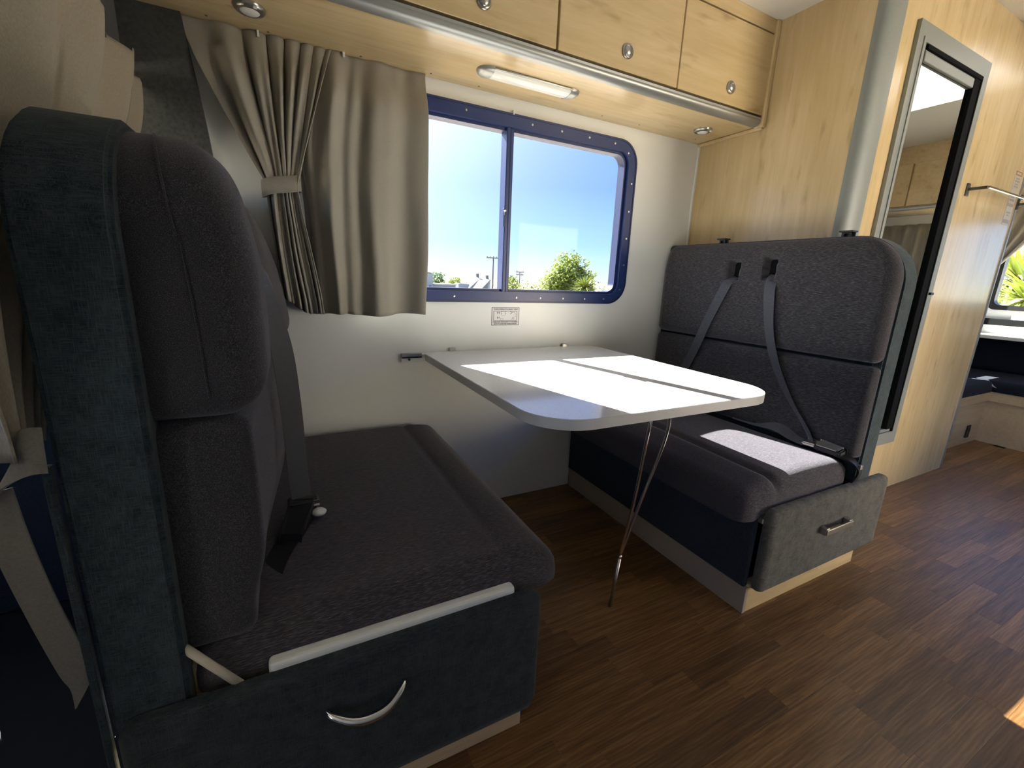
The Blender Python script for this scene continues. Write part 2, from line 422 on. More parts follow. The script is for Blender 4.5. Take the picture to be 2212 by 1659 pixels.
def wall(name, axis, d0, d1, a0, a1, b0, b1, holes, mat, parent=None):
    """a slab with rectangular openings, one mesh"""
    As = sorted({a0, a1, *[h[0] for h in holes], *[h[1] for h in holes]}); Bs = sorted({b0, b1, *[h[2] for h in holes], *[h[3] for h in holes]})
    bm = bmesh.new(); f = AX[axis]
    def solid(i, j):
        if i < 0 or j < 0 or i >= len(As) - 1 or j >= len(Bs) - 1: return False
        ca, cb = (As[i] + As[i + 1]) / 2, (Bs[j] + Bs[j + 1]) / 2
        return not any(h[0] < ca < h[1] and h[2] < cb < h[3] for h in holes)
    for i in range(len(As) - 1):
        for j in range(len(Bs) - 1):
            if not solid(i, j): continue
            for d in (d0, d1):
                bm.faces.new([bm.verts.new(f(*p, d)) for p in ((As[i], Bs[j]), (As[i + 1], Bs[j]), (As[i + 1], Bs[j + 1]), (As[i], Bs[j + 1]))])
            for di, dj, p, q in ((-1, 0, (i, j), (i, j + 1)), (1, 0, (i + 1, j), (i + 1, j + 1)), (0, -1, (i, j), (i + 1, j)), (0, 1, (i, j + 1), (i + 1, j + 1))):
                if not solid(i + di, j + dj):
                    P, Q = (As[p[0]], Bs[p[1]]), (As[q[0]], Bs[q[1]])
                    bm.faces.new([bm.verts.new(f(*P, d0)), bm.verts.new(f(*Q, d0)), bm.verts.new(f(*Q, d1)), bm.verts.new(f(*P, d1))])
    bmesh.ops.remove_doubles(bm, verts=bm.verts, dist=1e-5)
    return obj(name, bm, mat, parent, kind='structure')

# ------------------------------------------------------------------ room shell
CEIL = 2.075
TOP = 2.20
wall('wall_back', 'y', 0, .045, -2.0, 5.15, -.04, TOP + .05, [(.236, 1.459, .954, 1.598), (-1.5, -.38, .62, 1.3), (4.22, 4.52, .84, .95), (4.74, 5.0, .98, 1.45)], 'white')
wall('wall_front', 'y', -2.40, -2.35, -2.0, 5.15, -.04, TOP + .05, [(2.2, 2.95, .02, 1.9)], 'kitchen')
wall('wall_rear', 'x', 5.1, 5.15, -2.35, 0, -.04, TOP + .05, [(-1.6, -.28, .955, 1.6)], 'white')
wall('wall_cab', 'x', -2.0, -1.95, -2.35, 0, -.04, TOP + .05, [(-2.2, -.2, .8, 1.5)], 'carpet')
wall('ceiling', 'z', TOP, TOP + .05, -1.95, 5.1, -2.35, 0, [(2.95, 3.75, -1.45, -.85)], 'white_shade')
obj('ceiling_dinette', bx(-1.95, 1.89, -2.35, 0, CEIL, TOP), 'white_shade', kind='structure')
wall('wall_right', 'x', 1.89, 1.915, -.70, 0, 0, TOP, [], 'wood_v')
wall('wall_aisle', 'y', -.71, -.685, 1.99, 3.5, 0, TOP, [], 'wood_v')
wall('wall_bathroom', 'x', 3.47, 3.5, -.685, 0, 0, TOP, [], 'white')
# aluminium corner post between the two wood walls
bm = bmesh.new()
prof = [(1.888, -.69)] + [(1.955 + .067 * math.cos(R(180 + 180 * k / 16)), -.702 + .034 * math.sin(R(180 + 180 * k / 16))) for k in range(17)] + [(2.022, -.69)]
prism(bm, prof, 'z', 0, TOP)
auto_smooth(obj('trim_1', bm, 'greypl', kind='structure'))
obj('trim_2', bx(3.492, 3.506, -.716, -.68, 0, TOP, bev=.003), 'alu', kind='structure')
# hidden edge strip where the window wall meets the wood wall
obj('trim_3', bx(1.880, 1.8895, -.008, -.0005, .0, 1.69), 'white', kind='structure')

# floor: sub-floor and strip planks
floor = obj('floor', bx(-1.95, 5.1, -2.35, 0, -.04, -.004), 'dark', kind='structure')
pw_, gap = .0645, .00025
pm = []
for L in (.34, .42, .50):
    bmq = bx(0, L - gap, 0, pw_ - gap, -.0042, 0, bev=.00025, seg=1)
    me = bpy.data.meshes.new('plank'); bmq.to_mesh(me); bmq.free(); me.materials.append(M['plank']); pm.append((L, me))
def lay(x0, x1, y0, y1):
    y = y0
    while y < y1 - 1e-6:
        x = x0 - random.uniform(0, .4)
        while x < x1:
            L, me = random.choice(pm)
            if x + L > x0:
                o = bpy.data.objects.new('plank', me); link(o, floor); o.location = (x, y, 0)
            x += L
        y += pw_
NR = 12
lay(.16, 4.9, -1.0 - pw_ * 12, -1.0)
lay(.44, 1.24, -1.0 + pw_, -pw_ * .5)
lay(2.16, 4.4, -1.0 + pw_, -1.0 + pw_ * 7)
lay(.44, 4.4, -1.0, -1.0 + pw_)

# ------------------------------------------------------------------ window over the table
win = bpy.data.objects.new('window_1', None); COL.objects.link(win); win.location = (.8475, 0, 1.276); win['kind'] = 'structure'
bpy.context.view_layer.update()
bm = bmesh.new()
ring(bm, rrect(.2, 1.495, .918, 1.634, .1, 10), rrect(.245, 1.45, .962, 1.586, .05, 10), 'y', .05, -.010)
auto_smooth(obj('frame', bm, 'frame', win))
bm = bmesh.new()
ring(bm, rrect(.243, 1.452, .96, 1.588, .052, 10), rrect(.256, 1.437, .972, 1.575, .045, 10), 'y', .05, .006)
ring(bm, rrect(.199, 1.496, .917, 1.635, .101, 10), rrect(.206, 1.489, .924, 1.628, .095, 10), 'y', .001, -.0125)
auto_smooth(obj('gasket', bm, 'frame2', win))
bm = bx(.833, .850, -.006, .046, .958, 1.59, bev=.003); box(bm, .853, .869, .004, .046, .958, 1.59, bev=.003); box(bm, .849, .854, .012, .04, .96, 1.588)
obj('divider', bm, 'frame', win)
bm = bx(.826, .834, -.014, -.005, 1.22, 1.29, bev=.002); box(bm, .827, .833, -.024, -.012, 1.262, 1.282, bev=.002)
obj('latch', bm, 'frame2', win)
bm = bmesh.new()
tube(bm, [(.8265, -.0265, 1.278), (.8265, -.021, 1.278)], .004, 8)
obj('latch_pin', bm, 'nickel', win)
obj('pane', bx(.25, .842, .028, .032, .966, 1.58), 'tint', win)
obj('pane', bx(.862, 1.445, .036, .040, .966, 1.58), 'tint', win)
bm0 = bmesh.new(); lathe(bm0, [(.0001, -.0025), (.0042, -.002), (.0046, 0)], (0, 0, 0), 'y', 8)
scr = None
for (x, z) in [(.62, .94), (.9, .938), (1.02, .938), (1.14, .938), (1.26, .938), (1.37, .940), (1.462, .985), (1.474, 1.1), (1.474, 1.22), (1.474, 1.34), (1.474, 1.46), (1.44, 1.583), (1.36, 1.611), (1.22, 1.611), (1.08, 1.611), (.66, 1.611), (.94, 1.611)]:
    if scr is None:
        scr = obj('screw', bm0, 'nickel', win); o = scr
    else:
        o = scr.copy(); COL.objects.link(o); o.parent = win
    o.matrix_parent_inverse = Matrix.Identity(4); o.location = (x - .8475, -.0103, z - 1.276)
obj('trim_clip', bx(.853, .859, -.013, 0, 1.63, 1.648, bev=.0015), 'white', win)

# ------------------------------------------------------------------ overhead cabinet
cab = thing('overhead_cabinet', (.75, -.16, 1.69), 'maple overhead cabinet with aluminium lip running above the window', 'cabinet')
obj('underside_panel', bx(-.42, 1.872, -.30, -.0015, 1.69, 1.704), 'wood_h', cab)
obj('carcass', bx(-.42, 1.872, -.312, -.0015, 1.704, CEIL - .001), 'darkmetal', cab)
obj('top_fascia', bx(-.42, 1.872, -.333, -.312, 2.026, CEIL - .001), 'wood_h', cab)
bm = bmesh.new()
prof = [(-.298, 1.6885)] + [(-.305 - .026 * math.sin(R(k * 9)), 1.7065 - .018 * math.cos(R(k * 9))) for k in range(0, 13)] + [(-.333, 1.718), (-.312, 1.721), (-.298, 1.721)]
bm_pts = prof
A = [bm.verts.new((-.42, y, z)) for y, z in bm_pts]; B = [bm.verts.new((1.874, y, z)) for y, z in bm_pts]
for k in range(len(A)): bm.faces.new((A[k], A[(k + 1) % len(A)], B[(k + 1) % len(A)], B[k]))
bm.faces.new(A); bm.faces.new(B)
auto_smooth(obj('aluminium_lip', bm, 'alu', cab, label='rounded aluminium lip'))
for x0, x1, kx in ((-.22, .304, .045), (.31, .834, .583), (.842, 1.363, 1.118), (1.369, 1.866, 1.65)):
    d = obj('door', bx(x0, x1, -.333, -.314, 1.727, 2.021, bev=.0015, seg=1), 'wood_h', cab)
    bm = bmesh.new()
    lathe(bm, [(.0225, 0), (.0235, -.003), (.0225, -.006), (.019, -.0075), (.0165, -.006), (.0155, -.0045), (.0145, -.007), (.010, -.0095), (.0001, -.0105)], (kx, -.333, 1.787), 'y', 32)
    auto_smooth(obj('knob', bm, 'nickel', d, label='round nickel knob'), 50)
obj('end_moulding', bx(1.866, 1.8885, -.342, -.30, 1.684, CEIL - .001, bev=.004), 'wood_v', cab)
obj('end_moulding', bx(1.873, 1.8885, -.335, -.0015, 1.676, 1.69, bev=.003), 'wood_h', cab)
bm = bmesh.new()
for x, y in ((.03, -.035), (.29, -.03), (.52, -.035), (.70, -.03), (1.25, -.045), (1.45, -.05), (1.8, -.05), (-.12, -.04)):
    lathe(bm, [(.0035, 0), (.003, -.0012), (.0001, -.0015)], (x, y, 1.69), 'z', 8)
obj('screw_caps', bm, 'darkmetal', cab, kind='stuff')

def downlight(x, y, label):
    t = thing('downlight', (x, y, 1.69), label, 'light', 'downlights under the cabinet')
    bm = bmesh.new()
    lathe(bm, [(.038, 0), (.0385, -.004), (.034, -.010), (.027, -.013), (.0245, -.0125), (.0245, -.004), (.0001, -.004)], (x, y, 1.69), 'z', 36)
    auto_smooth(obj('bezel', bm, 'nickel', t), 50)
    bm = bmesh.new(); lathe(bm, [(.0235, -.005), (.0235, -.0115), (.018, -.0145), (.0001, -.0155)], (x, y, 1.69), 'z', 28)
    auto_smooth(obj('lens', bm, 'lens', t), 50)
    obj('switch', bx(x + .008, x + .018, y - .037, y - .029, 1.6755, 1.682, bev=.002), 'lens', t)
    return t
downlight(-.012, -.152, 'round chrome downlight under cabinet above the tied curtain')
downlight(1.720, -.160, 'round chrome downlight under cabinet near the wood partition')
t = thing('strip_light', (.84, -.165, 1.69), 'long silver strip light under the cabinet above the window', 'light')
def barx(x0, x1, w, h, yc, slope=0):
    bm = bmesh.new(); rows = []
    n = 10
    for xx in (x0, x1):
        rows.append([bm.verts.new((xx, yc + w * math.cos(R(180 * k / n)), 1.69 - h * math.sin(R(180 * k / n)) ** .7)) for k in range(n + 1)])
    for k in range(n): bm.faces.new((rows[0][k], rows[0][k + 1], rows[1][k + 1], rows[1][k]))
    bm.faces.new(rows[0]); bm.faces.new(rows[1]); bm.faces.new((rows[0][0], rows[1][0], rows[1][n], rows[0][n])); return bm
auto_smooth(obj('housing', bx(.685, .995, -.205, -.125, 1.683, 1.69, bev=.003), 'alu', t))
auto_smooth(obj('diffuser', barx(.685, .99, .036, .018, -.165), 'lens', t))
for s, xe in ((-1, .685), (1, .99)):
    bm = bmesh.new(); rows = []
    for k, (dx, sc) in enumerate(((0, 1.04), (.02, 1.02), (.036, .8), (.045, .45), (.048, .05))):
        rows.append([bm.verts.new((xe + s * dx, -.165 + .038 * sc * math.cos(R(180 * q / 10)), 1.69 - .019 * sc * math.sin(R(180 * q / 10)) ** .7)) for q in range(11)])
    for a, b_ in zip(rows, rows[1:]):
        for q in range(10): bm.faces.new((a[q], a[q + 1], b_[q + 1], b_[q]))
    bm.faces.new(rows[0])
    auto_smooth(obj('end_cap', bm, 'alu', t))

# unseen cupboard added to keep door light off the left drawer
tc_ = thing('shade_cupboard', (1.35, -2.1, 0), 'unseen tall pale grey cupboard added to block door light', 'cupboard')
obj('carcass', bx(1.1, 1.72, -2.345, -1.80, .0, 2.07), 'kitchen', tc_)
for z0, z1 in ((.1, .95), (.96, 2.03)):
    d = obj('door', bx(1.115, 1.705, -1.80, -1.785, z0, z1, bev=.002), 'kitchen', tc_); obj('handle', bx(1.14, 1.155, -1.785, -1.765, z0 + .3, z0 + .45, bev=.003), 'nickel', d)

# ------------------------------------------------------------------ dinette seats
def fx(a, b, d): return Vector((d, a, b))       # face towards +-x, outline in y, z
def fy(a, b, d): return Vector((a, d, b))
def fz(a, b, d): return Vector((a, b, d))
def lerp(a, b, t): return a + (b - a) * t
def sstep(t): t = max(0, min(1, t)); return t * t * (3 - 2 * t)

# --- left seat (faces the table, its back to the cab)
LS = thing('dinette_seat', (.13, -.5, 0), 'charcoal dinette seat in the foreground with curved-handle drawer', 'seat', 'facing dinette seats')
obj('base', bx(-.255, .425, -.965, -.004, .06, .345), 'wood_pale', LS)
obj('plinth', bx(-.255, .432, -1.0, -.004, 0, .345, bev=.002), 'wood_pale', LS)
obj('base_side', bx(.4325, .447, -.985, -.004, .0, .352, bev=.003), 'band', LS)
bm = bmesh.new()
prism(bm, rrect(-1.0, -.004, .335, 1.212, (.004, .004, .02, .165), 10), 'x', -.262, -.166)
o = obj('back_frame', bm, 'strip', LS)
bmm = bmesh.new(); bmm.from_mesh(o.data)
bmesh.ops.bevel(bmm, geom=[e_ for e_ in bmm.edges if len(e_.link_faces) == 2 and e_.calc_face_angle(0) > R(60)], offset=.007, segments=3, affect='EDGES')
bmm.to_mesh(o.data); bmm.free(); auto_smooth(o, 40)
obj('frame_edge', bx(-.274, -.264, -1.004, -.99, .0, .775, bev=.003), 'strip', LS, label='thin pale edging')
# upper cushion
def up_l(y, z):
    d = .060 * sstep((y + .55) / .45) * sstep((1.28 - z) / .5)
    d -= .042 * gauss(y, z, -.49, 1.05, .085, .17)
    d -= .03 * gauss(y, z, -.41, 1.09, .035, .045) + .03 * gauss(y, z, -.585, 1.09, .035, .045)
    d += .010 * gauss(y, z, -.8, .92, .2, .2)
    d -= .03 * sstep((z - 1.0) / .25)
    return d
auto_smooth(obj('upper_cushion', pillow(bmesh.new(), -.972, -.012, .805, 1.200, (.03, .03, .05, .14), -.166, -.030, .062, fx, 90, 64, up_l), 'cush', LS), 70)
def lo_l(y, z): return .055 * sstep((y + .85) / .75) + .010 * gauss(y, z, -.72, .64, .2, .13) - .02 * sstep((.58 - z) / .12)
auto_smooth(obj('lower_cushion', pillow(bmesh.new(), -.968, -.014, .418, .803, (.03, .03, .03, .03), -.166, -.052, .024, fx, 60, 50, lo_l), 'cush', LS), 70)
pp = [(-.098, -.9735, .84), (-.102, -.9735, .95), (-.108, -.9735, 1.05)] + [(-.112 - .03 * k / 8, -.972 + .14 * (1 - math.cos(R(90 * k / 8))) - .002, 1.06 + .1415 * math.sin(R(90 * k / 8))) for k in range(9)]
bm = bmesh.new(); tube(bm, smooth_pts(pp, 3), .0014, 6)
obj('piping', bm, 'cush', LS, smooth=True)
# drawer
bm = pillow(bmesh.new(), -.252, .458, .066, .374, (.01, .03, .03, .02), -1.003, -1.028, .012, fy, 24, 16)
dr = auto_smooth(obj('drawer', bm, 'drawer_shaded', LS), 60)
obj('drawer_rim', bx(-.06, .40, -1.004, -.978, .30, .388, bev=.008, seg=3), 'white', dr, smooth=False, label='white top rim')
bm = bmesh.new()
hp = smooth_pts([(.020, -1.029, .281), (.030, -1.040, .276), (.06, -1.055, .266), (.09, -1.058, .262), (.12, -1.055, .266), (.147, -1.040, .278), (.156, -1.029, .284)], 6)
nn = len(hp)
tube(bm, hp, .005, 10, True, [.004 + .0045 * math.sin(math.pi * i / (nn - 1)) for i in range(nn)])
obj('handle', bm, 'chrome', dr, smooth=True, label='bowed satin silver handle')
bm = bmesh.new(); tube(bm, [(-.168, -.985, .452), (-.10, -1.0, .366)], .0065, 8)
obj('edge_cord', bm, 'cream', LS, smooth=True, label='cream rod in the gap behind the drawer')
obj('seat_rail', bx(-.20, -.055, -.965, -.945, .335, .40), 'wood_h', LS)
# small hinge clip at plinth corner
obj('plinth_clip', bx(.434, .446, -1.003, -.988, .075, .1, bev=.002), 'nickel', LS)

def seat_l(x, y):
    d = -.004 * math.exp(-((x - .40) / .012) ** 2)          # welt groove behind the front roll
    d += .010 * gauss(x, y, .15, -.5, .22, .4)
    d -= .012 * sstep((x - .44) / .1)
    return d
o = auto_smooth(obj('seat_cushion', pillow(bmesh.new(), -.165, .535, -.985, -.006, (.03, .05, .04, .02), .352, .436, .055, fz, 80, 48, seat_l), 'cush_seat'), 70)
tag(o, 'charcoal seat cushion on the bench with the curved drawer handle', 'cushion', 'dinette seat cushions')

# --- right seat
RS = thing('dinette_seat', (1.56, -.5, 0), 'charcoal dinette seat against the wood partition with sunlit cushion', 'seat', 'facing dinette seats')
obj('plinth', bx(1.262, 1.905, -.99, -.004, 0, .1), 'wood_h', RS)
obj('plinth_side', bx(1.248, 1.262, -.992, -.004, 0, .093, bev=.0015), 'kick', RS)
obj('front_panel', bx(1.242, 1.262, -.985, -.004, .093, .372, bev=.006), 'band', RS)
obj('base', bx(1.262, 1.885, -.965, -.70, .1, .36), 'dark', RS)
obj('base', bx(1.262, 1.885, -.70, -.004, .1, .36), 'dark', RS)
bm = bmesh.new()
prism(bm, rrect(-1.0, -.004, .36, 1.208, (.004, .004, .02, .165), 10), 'x', 1.768, 1.858)
o = obj('back_frame', bm, 'strip', RS)
bmm = bmesh.new(); bmm.from_mesh(o.data)
bmesh.ops.bevel(bmm, geom=[e_ for e_ in bmm.edges if len(e_.link_faces) == 2 and e_.calc_face_angle(0) > R(60)], offset=.007, segments=3, affect='EDGES')
bmm.to_mesh(o.data); bmm.free(); auto_smooth(o, 40)
def slot(y, z, yc, zc):
    return sstep((.030 - abs(y - yc)) / .012) * sstep((.046 - abs(z - zc)) / .016)
def up_r(y, z):
    d = .042 * slot(y, z, -.415, 1.088) + .042 * slot(y, z, -.572, 1.098)
    d += .010 * gauss(y, z, -.49, 1.06, .16, .2)
    d += .02 * sstep((z - 1.08) / .14)
    return d - .008 * gauss(y, z, -.5, 1.0, .45, .2)
auto_smooth(obj('upper_cushion', pillow(bmesh.new(), -.996, -.014, .790, 1.207, (.03, .03, .05, .15), 1.768, 1.722, .04, fx, 190, 100, up_r), 'cush', RS), 70)
auto_smooth(obj('lower_cushion', pillow(bmesh.new(), -.996, -.014, .452, .780, (.02, .02, .02, .02), 1.768, 1.73, .03, fx, 50, 30, lambda y, z: -.006 * gauss(y, z, -.5, .6, .4, .2)), 'cush', RS), 70)
for y, z in ((-.415, 1.088), (-.572, 1.098)):
    bm = bmesh.new(); prism(bm, rrect(y - .019, y + .019, z - .034, z + .034, .01, 5), 'x', 1.7655 + .002, 1.7615)  # near-black plate stands for the shade deep in the slot
    obj('belt_slot', bm, 'dark', RS, label='dark recessed belt slot')
bm = pillow(bmesh.new(), 1.258, 1.960, .088, .372, (.02, .02, .03, .02), -.998, -1.026, .012, fy, 24, 16)
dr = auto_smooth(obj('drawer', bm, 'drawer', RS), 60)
bm = bx(1.535, 1.553, -1.048, -1.026, .238, .264, bev=.002); box(bm, 1.675, 1.693, -1.048, -1.026, .238, .264, bev=.002); box(bm, 1.535, 1.693, -1.052, -1.047, .241, .261, bev=.002)
obj('handle', bm, 'nickel', dr, label='flat rectangular silver handle')
obj('drawer_bracket', bx(1.252, 1.285, -1.0, -.97, .325, .342, bev=.002), 'nickel', dr)
obj('bolster_piping', tube(bmesh.new(), [(1.752, -.03, .785), (1.74, -.5, .785), (1.752, -.975, .785)], .003, 6), 'dark', RS)
for y in (-.30, -.80):
    bm = bx(1.785, 1.789, y - .022, y + .022, 1.200, 1.226); box(bm, 1.765, 1.800, y - .022, y + .022, 1.2225, 1.2275, bev=.001)
    ring(bm, rrect(y - .014, y + .014, 1.204, 1.222, .005, 4), rrect(y - .009, y + .009, 1.208, 1.219, .004, 4), 'x', 1.776, 1.79)
    obj('top_hook', bm, 'blackpl', RS, label='black metal hook on the top edge')
def seat_r(x, y):
    d = -.016 * math.exp(-((x - 1.325 - .04 * (y + 1)) / .014) ** 2)
    d += .012 * gauss(x, y, 1.52, -.5, .16, .5)
    d -= .02 * sstep((1.32 - x) / .14)
    d -= .01 * sstep((x - 1.65) / .1)
    return d
bm = pillow(bmesh.new(), 1.17, 1.738, -.988, -.006, (.05, .03, .02, .05), .362, .452, .05, fz, 80, 50, seat_r)
for v in bm.verts:      # the front roll droops over the edge of the base
    if v.co.z < .40 and v.co.x < 1.33: v.co.z -= .028 * sstep((1.33 - v.co.x) / .12)
o = auto_smooth(obj('seat_cushion', bm, 'cush_seat'), 70)
tag(o, 'charcoal seat cushion in sunlight on the bench by the partition', 'cushion', 'dinette seat cushions')

# ------------------------------------------------------------------ seat belts
def V(*a): return Vector(a)
def buckle(bm, c, d, w, n_, L=.075, W_=.027, T=.012):
    """box of length L along d, half-width W_ along w"""
    d, w, n_ = Vector(d).normalized(), Vector(w).normalized(), Vector(n_).normalized()
    r = bmesh.ops.create_cube(bm, size=1); vs = r['verts']
    for v in vs:
        k = v.co.copy(); v.co = Vector(c) + d * k.x * L + w * k.y * W_ * 2 * (1 - .25 * (k.x + .5)) + n_ * k.z * T * 2
    bmesh.ops.bevel(bm, geom=list({e_ for v in vs for e_ in v.link_edges}), offset=.004, segments=2, affect='EDGES')
    return bm
# right seat, belt nearest the aisle
t = thing('seat_belt', (1.70, -.65, .47), 'buckled black seat belt nearest the aisle on the sunlit seat', 'seat belt', 'dinette seat belts')
bm = bmesh.new()
ribbon(bm, [(1.757, -.586, 1.072), (1.724, -.592, 1.050), (1.707, -.603, .99), (1.706, -.628, .86), (1.712, -.67, .74), (1.712, -.745, .62), (1.712, -.83, .52), (1.708, -.862, .472)],
       [V(0, .022, .004), V(0, .022, .006), V(.003, .024, .0), V(.004, .022, .004), V(.002, .022, .007), V(.0, .021, .012), V(.004, .021, .012), V(.01, .018, .012)])
obj('shoulder_webbing', bm, 'belt', t, smooth=False)
bm = bmesh.new()
ribbon(bm, [(1.745, -.52, .474), (1.738, -.62, .480), (1.715, -.72, .492), (1.70, -.80, .474), (1.698, -.85, .468)],
       [V(.018, 0, .014), V(.016, .0, .018), V(.018, .0, .016), V(.022, -.004, .006), V(.024, -.004, .004)])
obj('lap_webbing', bm, 'belt', t)
bm = buckle(bmesh.new(), (1.703, -.865, .474), (0, -1, 0), (1, 0, .1), (0, 0, 1), .045, .026, .006)
obj('tongue', bm, 'nickel', t)
bm = buckle(bmesh.new(), (1.708, -.925, .472), (.06, -1, -.06), (1, 0, .2), (-.2, 0, 1), .085, .026, .011)
obj('buckle', bm, 'blackpl', t, label='black buckle with silver face')
bm = buckle(bmesh.new(), (1.705, -.922, .4825), (.06, -1, -.06), (1, 0, .2), (-.2, 0, 1), .07, .022, .002)
obj('buckle_face', bm, 'alu', t)
bm = bmesh.new()
ribbon(bm, [(1.712, -.955, .466), (1.728, -.992, .450), (1.742, -1.012, .42), (1.745, -1.008, .39), (1.742, -.992, .355)],
       [V(.024, .002, .004), V(.024, .006, .0), V(.024, .006, -.004), V(.02, .002, 0), V(.012, .0, 0)], th=.006)
obj('anchor_strap', bm, 'blackpl', t)
obj('release_button', bx(1.735, 1.75, -1.018, -1.008, .425, .442, bev=.002), 'nickel', t)
# right seat, belt nearest the wall
t = thing('seat_belt', (1.72, -.34, .8), 'slanting black seat belt nearest the window wall on the sunlit seat', 'seat belt', 'dinette seat belts')
bm = bmesh.new()
ribbon(bm, [(1.757, -.406, 1.064), (1.724, -.402, 1.044), (1.708, -.393, 1.005), (1.708, -.34, .88), (1.716, -.275, .72), (1.718, -.2, .55), (1.716, -.16, .47)],
       [V(0, .021, .006)] * 2 + [V(0, .021, .008)] * 5)
obj('shoulder_webbing', bm, 'belt', t)
bm = buckle(bmesh.new(), (1.705, -.15, .462), (0, 1, 0), (1, 0, 0), (0, 0, 1), .07, .026, .011)
obj('buckle', bm, 'blackpl', t)
# left seat, belt nearest the aisle
t = thing('seat_belt', (.0, -.6, .46), 'dark seat belt hanging to its buckle on the foreground seat', 'seat belt', 'dinette seat belts')
bm = bmesh.new()
ribbon(bm, [(-.10, -.585, 1.09), (-.055, -.59, 1.06), (-.030, -.60, 1.0), (-.004, -.605, .86), (.006, -.61, .72), (.010, -.615, .58), (.014, -.62, .488)],
       [V(.004, .023, 0), V(.006, .022, .0), V(.012, .018, .0), V(.021, .012, .0), V(.022, .010, .0), V(.021, .008, 0), V(.021, .006, 0)])
obj('shoulder_webbing', bm, 'belt', t)
bm = bx(-.018, .050, -.640, -.602, .468, .484, bev=.004)
obj('tongue', bm, 'blackpl', t)
bm = bx(.034, .051, -.6415, -.6395, .470, .484); obj('tongue_edge', bm, 'chrome', t, label='bright metal edge')
bm = buckle(bmesh.new(), (-.002, -.68, .455), (-.30, -1, -.28), (1, -.3, 0), (.1, .3, 1), .11, .028, .014)
obj('buckle', bm, 'blackpl', t)
bm = buckle(bmesh.new(), (.022, -.672, .456), (-.30, -1, -.28), (.3, -.1, 1), (1, -.3, 0), .09, .012, .002)
obj('buckle_side', bm, 'darkmetal', t)
bm = bmesh.new()
ribbon(bm, [(-.02, -.72, .44), (-.045, -.79, .436), (-.06, -.86, .43)], [V(.022, -.006, .002)] * 3, th=.008)
obj('anchor_strap', bm, 'blackpl', t)
bm = bmesh.new(); lathe(bm, [(.0001, 0), (.015, .002), (.017, .007), (.012, .012), (.0001, .013)], (.048, -.652, .452), 'z', 18)
obj('guide_loop', bm, 'white', t, smooth=True, label='pale plastic loop beside the buckle')
# left seat, belt nearest the wall
t = thing('seat_belt', (.02, -.38, .8), 'narrow glimpse of seat belt at the wall side of foreground seat', 'seat belt', 'dinette seat belts')
bm = bmesh.new()
ribbon(bm, [(-.10, -.41, 1.09), (-.06, -.40, 1.05), (-.025, -.385, 1.0), (.004, -.33, .86), (.022, -.27, .74), (.028, -.22, .60), (.03, -.18, .46)],
       [V(.0, .022, .004), V(.002, .021, .006), V(.002, .021, .008), V(.002, .021, .008), V(.002, .021, .008), V(.002, .021, .008), V(.002, .021, .008)])
obj('shoulder_webbing', bm, 'belt', t)

# ------------------------------------------------------------------ table
T = thing('dining_table', (.9, -.45, 0), 'white laminate dinette table hinged to the wall, sunlit in strips', 'table')
out = rrect(.487, 1.318, -.953, -.012, (.13, .13, .05, .05), 12)
def chf(o, k): # inset outline about its centre
    cx_, cy_ = .9025, -.4825
    return [(cx_ + (x - cx_) * (1 - k / .41), cy_ + (y - cy_) * (1 - k / .47)) for x, y in o]
bm = bmesh.new(); prism(bm, chf(out, .0015), 'z', .695, .7205)
auto_smooth(obj('tabletop', bm, 'tabletop', T), 40)
bm = bmesh.new(); ring(bm, out, chf(out, .0016), 'z', .6945, .7195)
auto_smooth(obj('edge_band', bm, plain('white_edge_band', (.60, .60, .585), .4, var=.02), T), 40)
leg = obj('leg', tube(bmesh.new(), [(.884, -.800, .195), (.880, -.785, .0)], .006, 10), 'nickel', T, smooth=True, label='hairpin chrome leg')
for xt, dx in ((.862, -.004), (.925, .004)):
    bm = bmesh.new(); tube(bm, smooth_pts([(xt, -.885, .690), (xt + dx, -.878, .60), (lerp(xt, .884, .55), -.842, .40), (.884 + dx * .6, -.801, .20), (.884 + dx * .6, -.799, .185)], 8), .0048, 10)
    obj('rod', bm, 'chrome', leg, smooth=True)
bm = bmesh.new(); lathe(bm, [(.006, 0), (.0075, .002), (.0075, .01), (.006, .012)], (.884, -.80, .185), 'z', 12); obj('clasp', bm, 'chrome', leg, smooth=True)
bm = bx(.85, .94, -.90, -.865, .688, .695, bev=.002); obj('leg_hinge', bm, 'nickel', leg)
bm = bmesh.new(); tube(bm, smooth_pts([(.955, -.885, .695), (.968, -.90, .688), (.985, -.895, .686), (.99, -.88, .694)], 5), .0012, 6); obj('catch_wire', bm, 'nickel', leg)
rail = thing('wall_rail', (.46, -.01, .70), 'white and silver table mounting rail fixed to the white wall', 'rail')
bm = bx(.405, 1.28, -.011, -.0005, .682, .712, bev=.002); obj('rail_body', bm, 'paper', rail)
bm = bx(.405, .485, -.022, -.008, .700, .718, bev=.002); obj('rail_lip', bm, 'alu', rail)
obj('rail_slot', bx(.407, .484, -.0235, -.0215, .700, .7055), 'frame2', rail)
bm = bmesh.new(); lathe(bm, [(.0045, 0), (.004, -.002), (.0001, -.0025)], (.437, -.0115, .692), 'y', 10); obj('screw', bm, 'frame2', rail)
for x in (.615, 1.165):
    obj('hinge_lug', bx(x - .014, x + .014, -.014, -.0005, .712, .732, bev=.003), 'nickel', rail)

